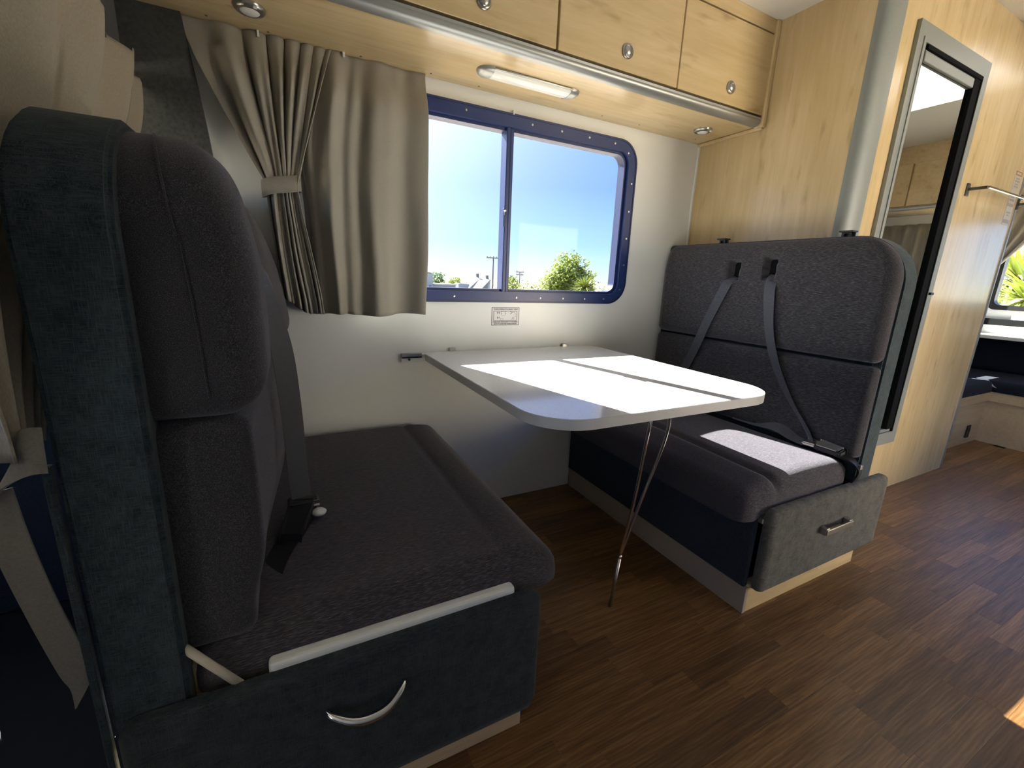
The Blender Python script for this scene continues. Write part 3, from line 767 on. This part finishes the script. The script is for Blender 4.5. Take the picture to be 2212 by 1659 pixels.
# ------------------------------------------------------------------ safety notice on the wall
N = thing('safety_notice', (.857, -.001, .859), 'small printed safety notice with floor plan below the window', 'notice')
obj('sheet', bx(.7915, .9225, -.0012, -.0002, .8205, .8965), 'paper', N)
bm = bmesh.new()
ring(bm, rrect(.7915, .9225, .8205, .8965, .001, 1), rrect(.7936, .9204, .8226, .8944, .001, 1), 'y', -.0016, -.0011)
ring(bm, rrect(.800, .9125, .8395, .8815, .001, 1), rrect(.8019, .9106, .8412, .8798, .001, 1), 'y', -.0016, -.0011)
for (x, z, w, h) in ((.8185, .8735, .0022, .009), (.8265, .8735, .0022, .009), (.8185, .853, .0022, .009), (.8265, .853, .0022, .009), (.8375, .8785, .002, .004), (.8375, .870, .002, .004), (.858, .8785, .002, .004), (.858, .870, .002, .004), (.881, .879, .004, .003), (.881, .8695, .006, .002), (.8855, .874, .002, .007), (.8905, .876, .0016, .006), (.8975, .876, .0016, .006), (.9035, .868, .0018, .005), (.9035, .859, .0018, .005), (.8905, .8515, .0016, .006), (.8975, .8515, .0016, .006), (.891, .846, .017, .0012), (.822, .8735, .004, .0012), (.822, .853, .004, .0012)):
    box(bm, x - w / 2, x + w / 2, -.0016, -.0011, z - h / 2, z + h / 2)
ring(bm, rrect(.839, .8545, .862, .8795, .002, 3), rrect(.8396, .8539, .8626, .8789, .002, 3), 'y', -.0016, -.0011)
ring(bm, rrect(.834, .845, .8415, .8505, .001, 2), rrect(.8345, .8445, .842, .850, .001, 2), 'y', -.0016, -.0011)
obj('floor_plan', bm, 'ink', N, label='printed floor plan of the vehicle')
def text(body, x, z, size, w, parent, mat, name='lettering'):
    cu = bpy.data.curves.new(name, 'FONT'); cu.body = body; cu.size = size; cu.align_x = 'CENTER'; cu.align_y = 'CENTER'; cu.extrude = .0001; cu.offset = .00032
    cu.materials.append(M[mat]); o = bpy.data.objects.new(name, cu); COL.objects.link(o)
    bpy.context.view_layer.update()
    o.parent = parent; o.matrix_parent_inverse = Matrix.Identity(4)
    o.rotation_euler = (R(90), 0, 0); o.location = Vector((x, -.00135, z)) - parent.location
    bpy.context.view_layer.update()
    me = bpy.data.meshes.new_from_object(o.evaluated_get(bpy.context.evaluated_depsgraph_get()))
    xs = [v_.co.x for v_ in me.vertices]; k = w / (max(xs) - min(xs))
    for v_ in me.vertices: v_.co.x *= k
    q = bpy.data.objects.new(name, me); COL.objects.link(q); q.parent = parent; q.matrix_parent_inverse = Matrix.Identity(4)
    q.rotation_euler = (R(90), 0, 0); q.location = Vector((x, -.00135, z)) - parent.location
    bpy.data.objects.remove(o); q.name = name
    return q
text('THE VEHICLE IS DESIGNED FOR THE CARRIAGE OF 6 PERSONS', .857, .8885, .0062, .115, N, 'ink')
text("WARNING: SEATING POSITIONS SHOWN BY 'P' IN THE FLOORPLAN", .857, .8345, .0066, .119, N, 'ink')
text('MUST NOT BE OCCUPIED WHILE THE VEHICLE IS IN MOTION', .857, .8265, .0062, .109, N, 'ink')

# ------------------------------------------------------------------ window curtain
CU = thing('window_curtain', (.15, -.06, 1.69), 'taupe pleated curtain tied back at the left of the window', 'curtain')
def cloth(name, fn, nu, nv, mat, parent, th=.0025):
    bm = bmesh.new()
    g = [[bm.verts.new(fn(i / nu, j / nv)) for i in range(nu + 1)] for j in range(nv + 1)]
    for j in range(nv):
        for i in range(nu): bm.faces.new((g[j][i], g[j][i + 1], g[j + 1][i + 1], g[j + 1][i]))
    o = obj(name, bm, mat, parent, smooth=True)
    md = o.modifiers.new('thick', 'SOLIDIFY'); md.thickness = th; md.offset = 0
    return o
ZT, ZB, ZK = 1.6915, .90, 1.272
def gath(u, v):
    z = lerp(ZT, lerp(.93, .876, sstep(u * 1.4)), v)
    xt = -.195 + .40 * u ** .9
    xk = -.012 + .090 * u
    xb = .004 + .128 * u
    if z > ZK:
        s = (ZT - z) / (ZT - ZK); k = s ** (1.25 - .35 * u); x = lerp(xt, xk, k)
        A = lerp(.030, .018, s)
    else:
        s = (ZK - z) / (ZK - .9); x = lerp(xk, xb, sstep(s) * .6 + s * .4); A = lerp(.017, .022, s)
    ph = 2 * math.pi * (6.6 * u ** 1.7) + .8
    y = -.058 + A * math.sin(ph) + .010 * math.sin(2.3 * ph + 1 + 2 * v)
    x += .006 * math.cos(ph) * (1 if z > ZK else .6) + .008 * noise.noise(Vector((u * 4, v * 3, 1)))
    if z > ZK: y -= .012 * math.sin(math.pi * (ZT - z) / (ZT - ZK)) * (1 - u)
    q = sstep((ZT - z) / .16)
    y = lerp(-.016 + .009 * math.sin(ph), y, q)
    return Vector((x, y, z))
cloth('gathered_panel', gath, 130, 90, 'curtain', CU)
def flat(u, v):
    z = lerp(ZT, .872 + .004 * math.sin(9 * u), v)
    x = lerp(lerp(.13 - .06 * sstep(v / .45), .505, u), lerp(.105, .486, u), v ** .8)
    w = .018 * math.sin(2 * math.pi * (2.6 * u ** .85) + .5 + .5 * v) + .022 * math.sin(2 * math.pi * 6.2 * u ** .85 + 1.2 * v) * max(0, 1 - 1.5 * u)
    w += .012 * math.exp(-((u - .05) / .06) ** 2)
    if v < .12: w += .006 * math.sin(40 * u) * (1 - v / .12)
    q = sstep(v / .2); y = lerp(-.016 + .35 * w, -.066 + w * lerp(.8, 1.1, v), q) + .012 * q * noise.noise(Vector((u * 3, v * 2, 5)))
    y += .032 * sstep(1 - u / .16) * q
    return Vector((x + .01 * noise.noise(Vector((u * 5, v * 2.5, 9))), min(y, -.006), z))
cloth('hanging_panel', flat, 110, 60, 'curtain', CU)
bm = bmesh.new()
pts = []
for k in range(25):
    a = 2 * math.pi * k / 24
    pts.append(Vector((.0335 + .056 * (abs(math.cos(a)) ** .7) * math.copysign(1, math.cos(a)), -.060 + .034 * math.sin(a), 1.268 + .014 * math.cos(a))))
rows = []
for p in pts[:-1]:
    rows.append([bm.verts.new(p + Vector((0, 0, -.024))), bm.verts.new(p + Vector((0, 0, .024)))])
for k in range(len(rows)):
    a, b_ = rows[k], rows[(k + 1) % len(rows)]; bm.faces.new((a[0], b_[0], b_[1], a[1]))
o = obj('tieback', bm, 'tie', CU, smooth=True, label='pale fabric tieback band'); md = o.modifiers.new('thick', 'SOLIDIFY'); md.thickness = .003
bm = bmesh.new()
box(bm, .0, .006, -.034, -.026, 1.672, 1.689); box(bm, .235, .241, -.034, -.026, 1.675, 1.689)
obj('glider', bm, 'white', CU, kind='stuff')

# ------------------------------------------------------------------ cab side: carpeted bulkhead, cab curtain, tie strap
bm = bmesh.new(); prism(bm, [(-1.9, 1.32), (-.30, 1.32), (-.285, .75), (-.16, .75), (-.135, 1.25), (-.150, 1.42), (-.182, 1.69), (-.2, CEIL), (-1.9, CEIL)], 'y', -.024, -.0005)
obj('wall_cab_side', bm, 'carpet', kind='structure')
bm = bx(-.36, -.32, -2.3, -.026, 1.53, CEIL, bev=.01); obj('wall_bulkhead', bm, 'carpet', kind='structure')
CC = thing('cab_curtain', (-.29, -.6, 1.5), 'beige linen cab curtain hanging behind the foreground seat', 'curtain')
def cabc(u, v):
    st = 0.012 * (round(u * 9 + .3 * math.sin(u * 20)) % 2)
    z0 = 1.515 - .012 * math.sin(u * 7) - st + .02 * (u - .5)
    z = lerp(z0, .795, v)
    yt = lerp(-1.28, -.02, u); yk = lerp(-1.035, -.955, u)
    k = sstep(v) * .75 + v * .25
    y = lerp(yt, yk, k)
    x = -.289 + (.020 * math.sin(2 * math.pi * 5 * u ** 1.2 + 1.5 * v) + .012 * noise.noise(Vector((u * 9, v * 2, 3)))) * (1 - .55 * k)
    return Vector((x, y, z))
cloth('curtain_cloth', cabc, 140, 50, 'cabcurtain', CC, .002)
def cabl(u, v):
    return Vector((-.285 + .004 * math.sin(u * 22), lerp(-1.02, -.99, u) + .02 * v, lerp(.80, .1, v)))
bm = bmesh.new()
ribbon(bm, [(-.262, -1.012, .800), (-.276, -1.022, .802), (-.292, -1.02, .782), (-.316, -1.012, .742)], [V(0, .004, .028), V(0, .004, .027), V(.010, .004, .022), V(.012, .006, .018)], th=.003)
obj('tie_loop', bm, 'tie', CC)
bm = bmesh.new()
ribbon(bm, [(-.315, -1.004, .752), (-.312, -1.003, .68), (-.301, -1.0, .58), (-.286, -.998, .485), (-.281, -.998, .455), (-.293, -.998, .415)],
       [V(.016, -.002, .004), V(.017, 0, .002), V(.016, 0, .005), V(.016, 0, .007), V(.013, 0, .008), V(.001, 0, .001)], th=.003)
obj('tie_strap', bm, 'tie', CC, label='loose hanging tie strap')
bm = bx(-.31, -.30, -1.3, -.03, 1.508, 1.52); obj('curtain_rail', bm, 'darkmetal', CC)

# cab furniture glimpsed at the left edge
cs = thing('cab_chair', (-.75, -1.0, 0), 'near-black cab seat behind the foreground dinette seat', 'chair')
obj('seat_back', pillow(bmesh.new(), -1.25, -.72, .30, .86, .08, -.62, -.47, .04, fx, 20, 20), 'navy', cs, smooth=True)
obj('seat_base', bx(-1.2, -.5, -1.25, -.72, .15, .36, bev=.03), 'navy', cs)
obj('pedestal', bx(-1.1, -.55, -1.2, -.78, 0, .15), 'dark', cs)
obj('door_2', bx(-1.9, -.32, -.06, -.028, 0, .66, bev=.01), 'navy', kind='structure')
w2 = bpy.data.objects.new('window_2', None); COL.objects.link(w2); w2.location = (-.94, 0, .96); w2['kind'] = 'structure'; bpy.context.view_layer.update()
bm = bmesh.new(); ring(bm, rrect(-1.53, -.35, .6, 1.33, .06, 6), rrect(-1.48, -.40, .64, 1.28, .05, 6), 'y', .05, -.006); obj('frame', bm, 'blackpl', w2)
obj('pane', bx(-1.5, -.38, .028, .032, .62, 1.3), 'clear', w2)

# ------------------------------------------------------------------ mirror door on the aisle wall
mw = thing('mirror', (2.44, -.71, .3), 'tall narrow mirror in a grey metal frame on the aisle wall', 'mirror')
def rect(a0, a1, b0, b1): return [(a0, b0), (a1, b0), (a1, b1), (a0, b1)]
bm = bmesh.new(); ring(bm, rect(2.122, 2.757, .28, 1.985), rect(2.172, 2.706, .34, 1.928), 'y', -.7105, -.724)
ring(bm, rect(2.160, 2.716, .33, 1.938), rect(2.176, 2.702, .345, 1.922), 'y', -.724, -.728)
obj('frame', bm, 'greypl', mw)
bm = bmesh.new(); ring(bm, rect(2.172, 2.706, .34, 1.928), rect(2.198, 2.694, .36, 1.906), 'y', -.7105, -.7185)
obj('inner_lip', bm, 'greypl', mw)
bm = bx(2.694, 2.706, -.7275, -.7115, .34, 1.926); box(bm, 2.2, 2.7, -.7275, -.7115, 1.907, 1.9215); box(bm, 2.640, 2.694, -.7245, -.7118, .36, 1.906)
obj('seal', bm, 'dark', mw, label='black brush seal')
bm = bx(2.200, 2.640, -.7235, -.7118, 1.868, 1.903, bev=.003); obj('blind_cassette', bm, 'greypl', mw)
obj('glass', bx(2.19, 2.70, -.7117, -.7107, .35, 1.91), 'mirror', mw)
obj('latch', bx(2.706, 2.735, -.738, -.728, 1.02, 1.032), 'blackpl', mw)

# towel rail and label on the aisle wall
tr = thing('towel_rail', (3.1, -.73, 1.5), 'slim chrome towel rail with square brackets on the aisle wall', 'towel rail')
for x in (2.865, 3.50):
    b_ = obj('bracket', bx(x - .008, x + .022, -.716, -.7102, 1.474, 1.530, bev=.002), 'darkmetal', tr)
    obj('arm', bx(x, x + .014, -.785, -.716, 1.497, 1.509, bev=.001), 'darkmetal', b_)
obj('bar', bx(2.855, 3.53, -.792, -.784, 1.496, 1.507, bev=.002), 'chrome', tr)
lb = thing('product_label', (3.42, -.711, 1.53), 'pale paper product label stuck beside the towel rail', 'label')
obj('strip', bx(3.375, 3.465, -.7112, -.7102, 1.395, 1.655), 'tape', lb)
bm = bmesh.new(); ring(bm, rect(3.378, 3.462, 1.632, 1.653), rect(3.388, 3.452, 1.638, 1.648), 'y', -.7116, -.7111); obj('border', bm, 'tapered', lb)
bm = bmesh.new()
for z, w, h in ((1.618, .05, .006), (1.606, .06, .008), (1.592, .04, .006), (1.580, .055, .008), (1.545, .07, .004), (1.532, .05, .01), (1.516, .06, .008), (1.492, .074, .014), (1.455, .05, .008), (1.442, .03, .006), (1.412, .082, .018)):
    box(bm, 3.42 - w / 2, 3.42 + w / 2, -.7116, -.7111, z - h / 2, z + h / 2)
obj('print', bm, 'tapeink', lb, label='rows of illegible small print')

# ------------------------------------------------------------------ rear lounge
lg = thing('lounge_bench', (4.5, -.4, 0), 'pale wood corner lounge bench at the far right', 'bench')
obj('side_base', bx(3.52, 4.455, -.577, -.02, 0, .30), 'wood_pale', lg)
obj('side_rail', bx(3.52, 4.448, -.592, -.02, .30, .372, bev=.003), 'wood_pale', lg)
obj('rear_base', bx(4.455, 5.08, -2.3, -.02, 0, .30), 'wood_pale', lg)
obj('rear_rail', bx(4.440, 5.08, -2.3, -.02, .30, .372, bev=.003), 'wood_pale', lg)
o = obj('socket_plate', bx(4.235, 4.295, -.583, -.577, .045, .135, bev=.006), 'blackpl', lg, label='black oval socket plate')
def lcush(name, A0, A1, B0, B1, d0, d1, fm, label):
    o = auto_smooth(obj(name, pillow(bmesh.new(), A0, A1, B0, B1, .03, d0, d1, .035, fm, 30, 20), 'navy'), 70)
    tag(o, label, 'cushion', 'navy lounge cushions'); return o
lcush('seat_cushion', 3.52, 4.43, -.60, -.13, .372, .45, fz, 'navy seat cushion on the side bench of the rear lounge')
lcush('seat_cushion', 4.43, 5.0, -2.3, -.13, .372, .45, fz, 'navy seat cushion on the bench across the rear lounge')
lcush('back_cushion', 3.52, 4.9, .45, .72, -.02, -.13, lambda a, b, d: Vector((a, d, b)), 'navy back cushion along the window wall of rear lounge')
lcush('back_cushion', -2.28, -.14, .45, .71, 5.09, 4.97, fx, 'navy back cushion below the rear window shelf')
o = obj('rear_shelf', bx(4.80, 5.095, -2.3, -.05, .712, .738, bev=.004), 'tabletop'); tag(o, 'bright white shelf behind the rear lounge cushions', 'shelf')
o = obj('shelf_strip', bx(5.07, 5.098, -2.3, -.05, .805, .855, bev=.004), 'dark'); tag(o, 'black strip on rear wall above the white shelf', 'trim strip')
w3 = bpy.data.objects.new('window_3', None); COL.objects.link(w3); w3.location = (5.1, -.94, 1.28); w3['kind'] = 'structure'; bpy.context.view_layer.update()
bm = bmesh.new(); ring(bm, rrect(-1.64, -.255, .925, 1.63, .05, 6), rrect(-1.60, -.29, .962, 1.59, .04, 6), 'x', 5.09, 5.16); obj('frame', bm, 'blackpl', w3)
obj('pane', bx(5.12, 5.125, -1.62, -.27, .94, 1.61), 'clear', w3)
rc = thing('rear_curtain', (5.05, -.3, 1.7), 'taupe curtain tied aside at the rear lounge window', 'curtain', 'rear lounge curtains')
def rcur(u, v):
    z = lerp(1.72, 1.22, v); y = lerp(lerp(-.16, -.52, u), lerp(-.16, -.24, u), v ** 1.3)
    return Vector((5.055 + .016 * math.sin(2 * math.pi * 4 * u), y, z))
cloth('curtain_cloth', rcur, 60, 20, 'curtain', rc)
rc2 = thing('rear_curtain', (5.05, -1.75, 1.7), 'taupe pleated curtain at the far side of the rear lounge', 'curtain', 'rear lounge curtains')
def rcur2(u, v):
    return Vector((5.05 + .02 * math.sin(2 * math.pi * 6 * u), lerp(-1.55, -2.1, u), lerp(1.62, .86, v)))
cloth('curtain_cloth', rcur2, 80, 10, 'curtain', rc2)
oc = thing('rear_cabinet', (4.9, -1.2, 1.62), 'maple overhead cabinet across the rear seen in the mirror', 'cabinet')
obj('carcass', bx(4.72, 5.095, -2.33, -.05, 1.70, TOP), 'wood_h', oc)
for y0, y1 in ((-2.3, -1.72), (-1.71, -1.16), (-1.15, -.6), (-.59, -.07)):
    obj('door', bx(4.70, 4.72, y0, y1, 1.73, 2.06, bev=.002), 'wood_h', oc)
obj('aluminium_lip', bx(4.695, 4.73, -2.33, -.05, 1.695, 1.722, bev=.008), 'alu', oc)
# roof hatch (the mirror shows it)
hz = bpy.data.objects.new('window_4', None); COL.objects.link(hz); hz.location = (3.35, -1.15, TOP); hz['kind'] = 'structure'; bpy.context.view_layer.update()
bm = bmesh.new(); ring(bm, rrect(2.88, 3.82, -1.52, -.78, .08, 6), rrect(2.97, 3.73, -1.43, -.87, .05, 6), 'z', TOP - .03, TOP); obj('frame', bm, 'white_shade', hz)
obj('pane', bx(2.9, 3.8, -1.5, -.8, TOP + .055, TOP + .062), M['dome'], hz)
# unseen side window of the lounge, cut small to shape the bench's sun patch
w5 = bpy.data.objects.new('window_5', None); COL.objects.link(w5); w5.location = (4.37, 0, .9); w5['kind'] = 'structure'; bpy.context.view_layer.update()
bm = bmesh.new(); ring(bm, rrect(4.18, 4.56, .80, .99, .03, 6), rrect(4.225, 4.515, .845, .945, .02, 6), 'y', .05, -.01); obj('frame', bm, 'blackpl', w5)
obj('pane', bx(4.2, 4.54, .028, .032, .82, .97), 'clear', w5)

w6 = bpy.data.objects.new('window_6', None); COL.objects.link(w6); w6.location = (4.87, 0, 1.2); w6['kind'] = 'structure'; bpy.context.view_layer.update()  # second opening, placed so the sun lands on the rear shelf
bm = bmesh.new(); ring(bm, rrect(4.70, 5.04, .94, 1.49, .03, 6), rrect(4.745, 4.995, .985, 1.445, .02, 6), 'y', .05, -.01); obj('frame', bm, 'blackpl', w6)
obj('pane', bx(4.72, 5.02, .028, .032, .96, 1.47), 'clear', w6)

# ------------------------------------------------------------------ outside
obj('wall_bounce', bx(1.5, 17, -9.2, -9, -.75, 2.4), plain('cream_bounce_wall', (.66, .615, .53), .9, var=.04, scale=1), kind='structure')  # unseen wall added to bounce warm sunlight in through the door
GZ = -.75
obj('ground', bx(-60, 160, -60, 200, GZ - .1, GZ), 'ground', kind='structure')
def crown(bm, c, rx, ry, rz, n, size, seed):
    rnd = random.Random(seed)
    for _ in range(n):
        while True:
            p = Vector((rnd.uniform(-1, 1), rnd.uniform(-1, 1), rnd.uniform(-1, 1)))
            if .25 < p.length < 1: break
        q = p * (1 + .35 * noise.noise(p * 2.3 + Vector((seed, 0, 0))))
        o = Vector(c) + Vector((q.x * rx, q.y * ry, q.z * rz))
        a = Vector((rnd.gauss(0, 1), rnd.gauss(0, 1), rnd.gauss(0, 1))).normalized(); b_ = a.orthogonal().normalized()
        s = size * rnd.uniform(.6, 1.3)
        vs = [bm.verts.new(o + a * s * k1 + b_ * s * .55 * k2 + a.cross(b_) * s * .15 * k3) for k1, k2, k3 in ((-1, 0, 0), (0, 1, 1), (1, 0, 0), (0, -1, 1))]
        bm.faces.new(vs)
    return bm
def tree(name, x, y, base, h, rx, n, size, seed, label, mat='leaf', group=None, cat='tree', lobes=None):
    t = thing(name, (x, y, base), label, cat, group)
    bm = bmesh.new()
    for (dx, dz, r_, hh, k) in (lobes or [(0, .58, 1, .42, 1.)]):
        crown(bm, (x + dx * rx, y, base + dz * h), rx * r_, rx * r_, h * hh, int(n * k), size, seed + int(dx * 10))
    obj('crown', bm, mat, t, kind='stuff')
    bm = bmesh.new(); tube(bm, [(x, y, base), (x + .02 * h, y, base + h * .35), (x, y, base + h * .7)], .1, 8, True, [.045 * h, .03 * h, .012 * h]); obj('trunk', bm, 'bark', t, smooth=True)
    return t
tree('broadleaf_tree', 18.35, 25, GZ, 3.45, 2.25, 2300, .12, 5, 'large leafy tree outside right pane of the window', lobes=[(.02, .70, .55, .34, .8), (-.42, .40, .5, .24, .6), (.45, .45, .5, .28, .6), (0, .5, .8, .3, .8), (-.1, .25, .8, .2, .6)])
tree('bush_tree', 20.6, 38, GZ, 1.9, .7, 500, .12, 11, 'round tree behind the pale house beside its chimney', 'leaf')
tree('bush_tree', 17.35, 45.5, GZ, 1.5, .85, 600, .12, 12, 'small round tree left of the pale gabled house', 'leaf')
tree('bush_tree', 15.2, 45, GZ, 1.95, .9, 700, .12, 13, 'round tree beside the tall white building outside', 'leaf2')
bm = bmesh.new()
for k in range(30):
    crown(bm, (23.0 + k * .85, 46 + .5 * (k % 3), GZ + .55), .85, .5, .75 + .25 * math.sin(k * 1.7) + (.45 if k < 3 else 0), 110, .14, 20 + k)
o = obj('hedge_line', bm, 'leaf', kind='stuff'); tag(o, 'low row of green hedge trees along the horizon', 'hedge')
def cordyline(x, y, base, h, r_, n, seed, label, trunk=True, name='cabbage_palm'):
    t = thing(name, (x, y, base), label, 'palm', 'spiky palms outside')
    rnd = random.Random(seed); bm = bmesh.new(); c = Vector((x, y, base + h))
    for _ in range(n):
        d = Vector((rnd.gauss(0, 1), rnd.gauss(0, 1), rnd.gauss(.25, .8))).normalized()
        L = r_ * rnd.uniform(.75, 1.1); w = d.cross(Vector((0, 0, 1))).normalized() * r_ * .035
        p1 = c + d * L * .5 + Vector((0, 0, -.02 * L)); p2 = c + d * L + Vector((0, 0, -.22 * L))
        a = [bm.verts.new(c - w * .6), bm.verts.new(c + w * .6), bm.verts.new(p1 + w), bm.verts.new(p1 - w)]; b_ = bm.verts.new(p2)
        bm.faces.new(a); bm.faces.new((a[3], a[2], b_))
    obj('leaves', bm, 'palm', t, kind='stuff')
    bm = bmesh.new(); tube(bm, [(x, y, base), (x, y, base + h)], .06 * r_ / .8, 8); obj('trunk', bm, 'bark', t, smooth=True)
cordyline(16.85, 21, GZ, 1.25, 1.2, 300, 3, 'spiky cabbage palm in front of the large tree')
cordyline(21.3, 23, GZ, .75, .6, 150, 8, 'spiky palm at the right edge of the window')
for px, py, h, r_, lab in ((6.5, -.15, 1.72, .6, 'spiky green palm outside the rear lounge window'), (7.9, .35, 2.0, .6, 'taller spiky palm behind the rear window curtain'), (6.4, -1.35, 1.6, .55, 'low spiky palm beyond the far half of rear window')):
    cordyline(px, py, GZ, h, r_, 240, int(px * 10), lab)
def pole(x, y, h, label, arms, w):
    t = thing('utility_pole', (x, y, GZ), label, 'pole', 'utility poles outside')
    bm = bmesh.new(); tube(bm, [(x, y, GZ), (x, y, h)], w, 8, True, [w * 1.2, w * .8]); obj('post', bm, 'polewood', t, smooth=True)
    for z, L in arms:
        c = obj('crossarm', bx(x - L, x + L, y - .06, y + .06, z - .05, z + .05), 'polewood', t)
        bm = bmesh.new()
        for k in (-.9, -.5, .5, .9): tube(bm, [(x + L * k, y, z + .05), (x + L * k, y, z + .16)], .04, 6)
        obj('insulators', bm, 'polewood', c, kind='stuff')
pole(19.4, 40, 2.95, 'tall utility pole outside near the window divider', [(2.78, .75)], .085)
pole(26.8, 48, 1.72, 'distant small utility pole outside the right pane', [(1.62, .55), (1.30, .5)], .08)
H = thing('gabled_house', (17.2, 40, GZ), 'pale gabled house with metal roof and chimneys outside', 'house')
def slab(pts, th=.08, mat='houseroof', name='roof_slope'):
    bm = bmesh.new(); vs = [bm.verts.new(p) for p in pts]; bm.faces.new(vs)
    bmesh.ops.solidify(bm, geom=bm.faces[:], thickness=th); return obj(name, bm, mat, H)
slab([(15.95, 39.95, .20), (16.8, 39.95, .18), (19.75, 44, .80), (19.2, 44, .97), (18.1, 44, .80)])
slab([(16.5, 39.35, -.29), (17.9, 39.35, -.26), (20.98, 44, .76), (19.8, 44, .80)])
bm = bmesh.new(); prism(bm, [(15.72, GZ), (16.52, GZ), (16.9, .12), (16.75, .16), (15.95, .2), (15.72, .18)], 'y', 39.98, 41.0); obj('front_wall', bm, 'housewall', H)
bm = bmesh.new()
a = [bm.verts.new(p) for p in ((17.9, 39.5, GZ), (21.0, 44, GZ), (21.0, 44, .70), (17.9, 39.5, -.32))]; bm.faces.new(a)
bmesh.ops.solidify(bm, geom=bm.faces[:], thickness=.08); obj('gable_wall', bm, 'housewall', H)
obj('lean_to', bx(16.55, 17.88, 39.45, 39.95, GZ, -.34), 'housewall', H)
for x, z in ((19.2, .92), (20.35, .76)): obj('chimney', bx(x, x + .3, 43.8, 44.1, z - .1, z + .3), 'polewood', H)
for x in (15.95, 16.2, 16.85, 17.3): obj('window', bx(x, x + .22, 39.42 if x > 16.5 else 39.94, 39.98, -.64, -.52), 'polewood', H)
B2 = thing('white_building', (12.6, 40, GZ), 'tall white building corner beside the curtain edge outside', 'building')
obj('walls', bx(11.6, 13.15, 40, 46, GZ, 1.02), 'housewall', B2); bm = bmesh.new(); prism(bm, [(11.5, 1.25), (13.2, 1.02), (13.2, 1.08), (11.5, 1.33)], 'y', 39.9, 46); obj('roof', bm, 'houseroof', B2)
obj('door', bx(12.75, 12.95, 39.96, 40, GZ, -.05), 'polewood', B2)
B3 = thing('low_shed', (14.4, 40.5, GZ), 'long low shed between white building and gabled house', 'building')
obj('walls', bx(13.3, 15.6, 40.5, 43, GZ, -.02), 'housewall', B3); obj('roof', bx(13.27, 15.62, 40.3, 43.2, -.02, .09), 'houseroof', B3)
obj('window', bx(14.2, 14.6, 40.46, 40.5, -.55, -.4), 'polewood', B3)
obj('window', bx(15.0, 15.35, 40.46, 40.5, -.55, -.4), 'polewood', B3)
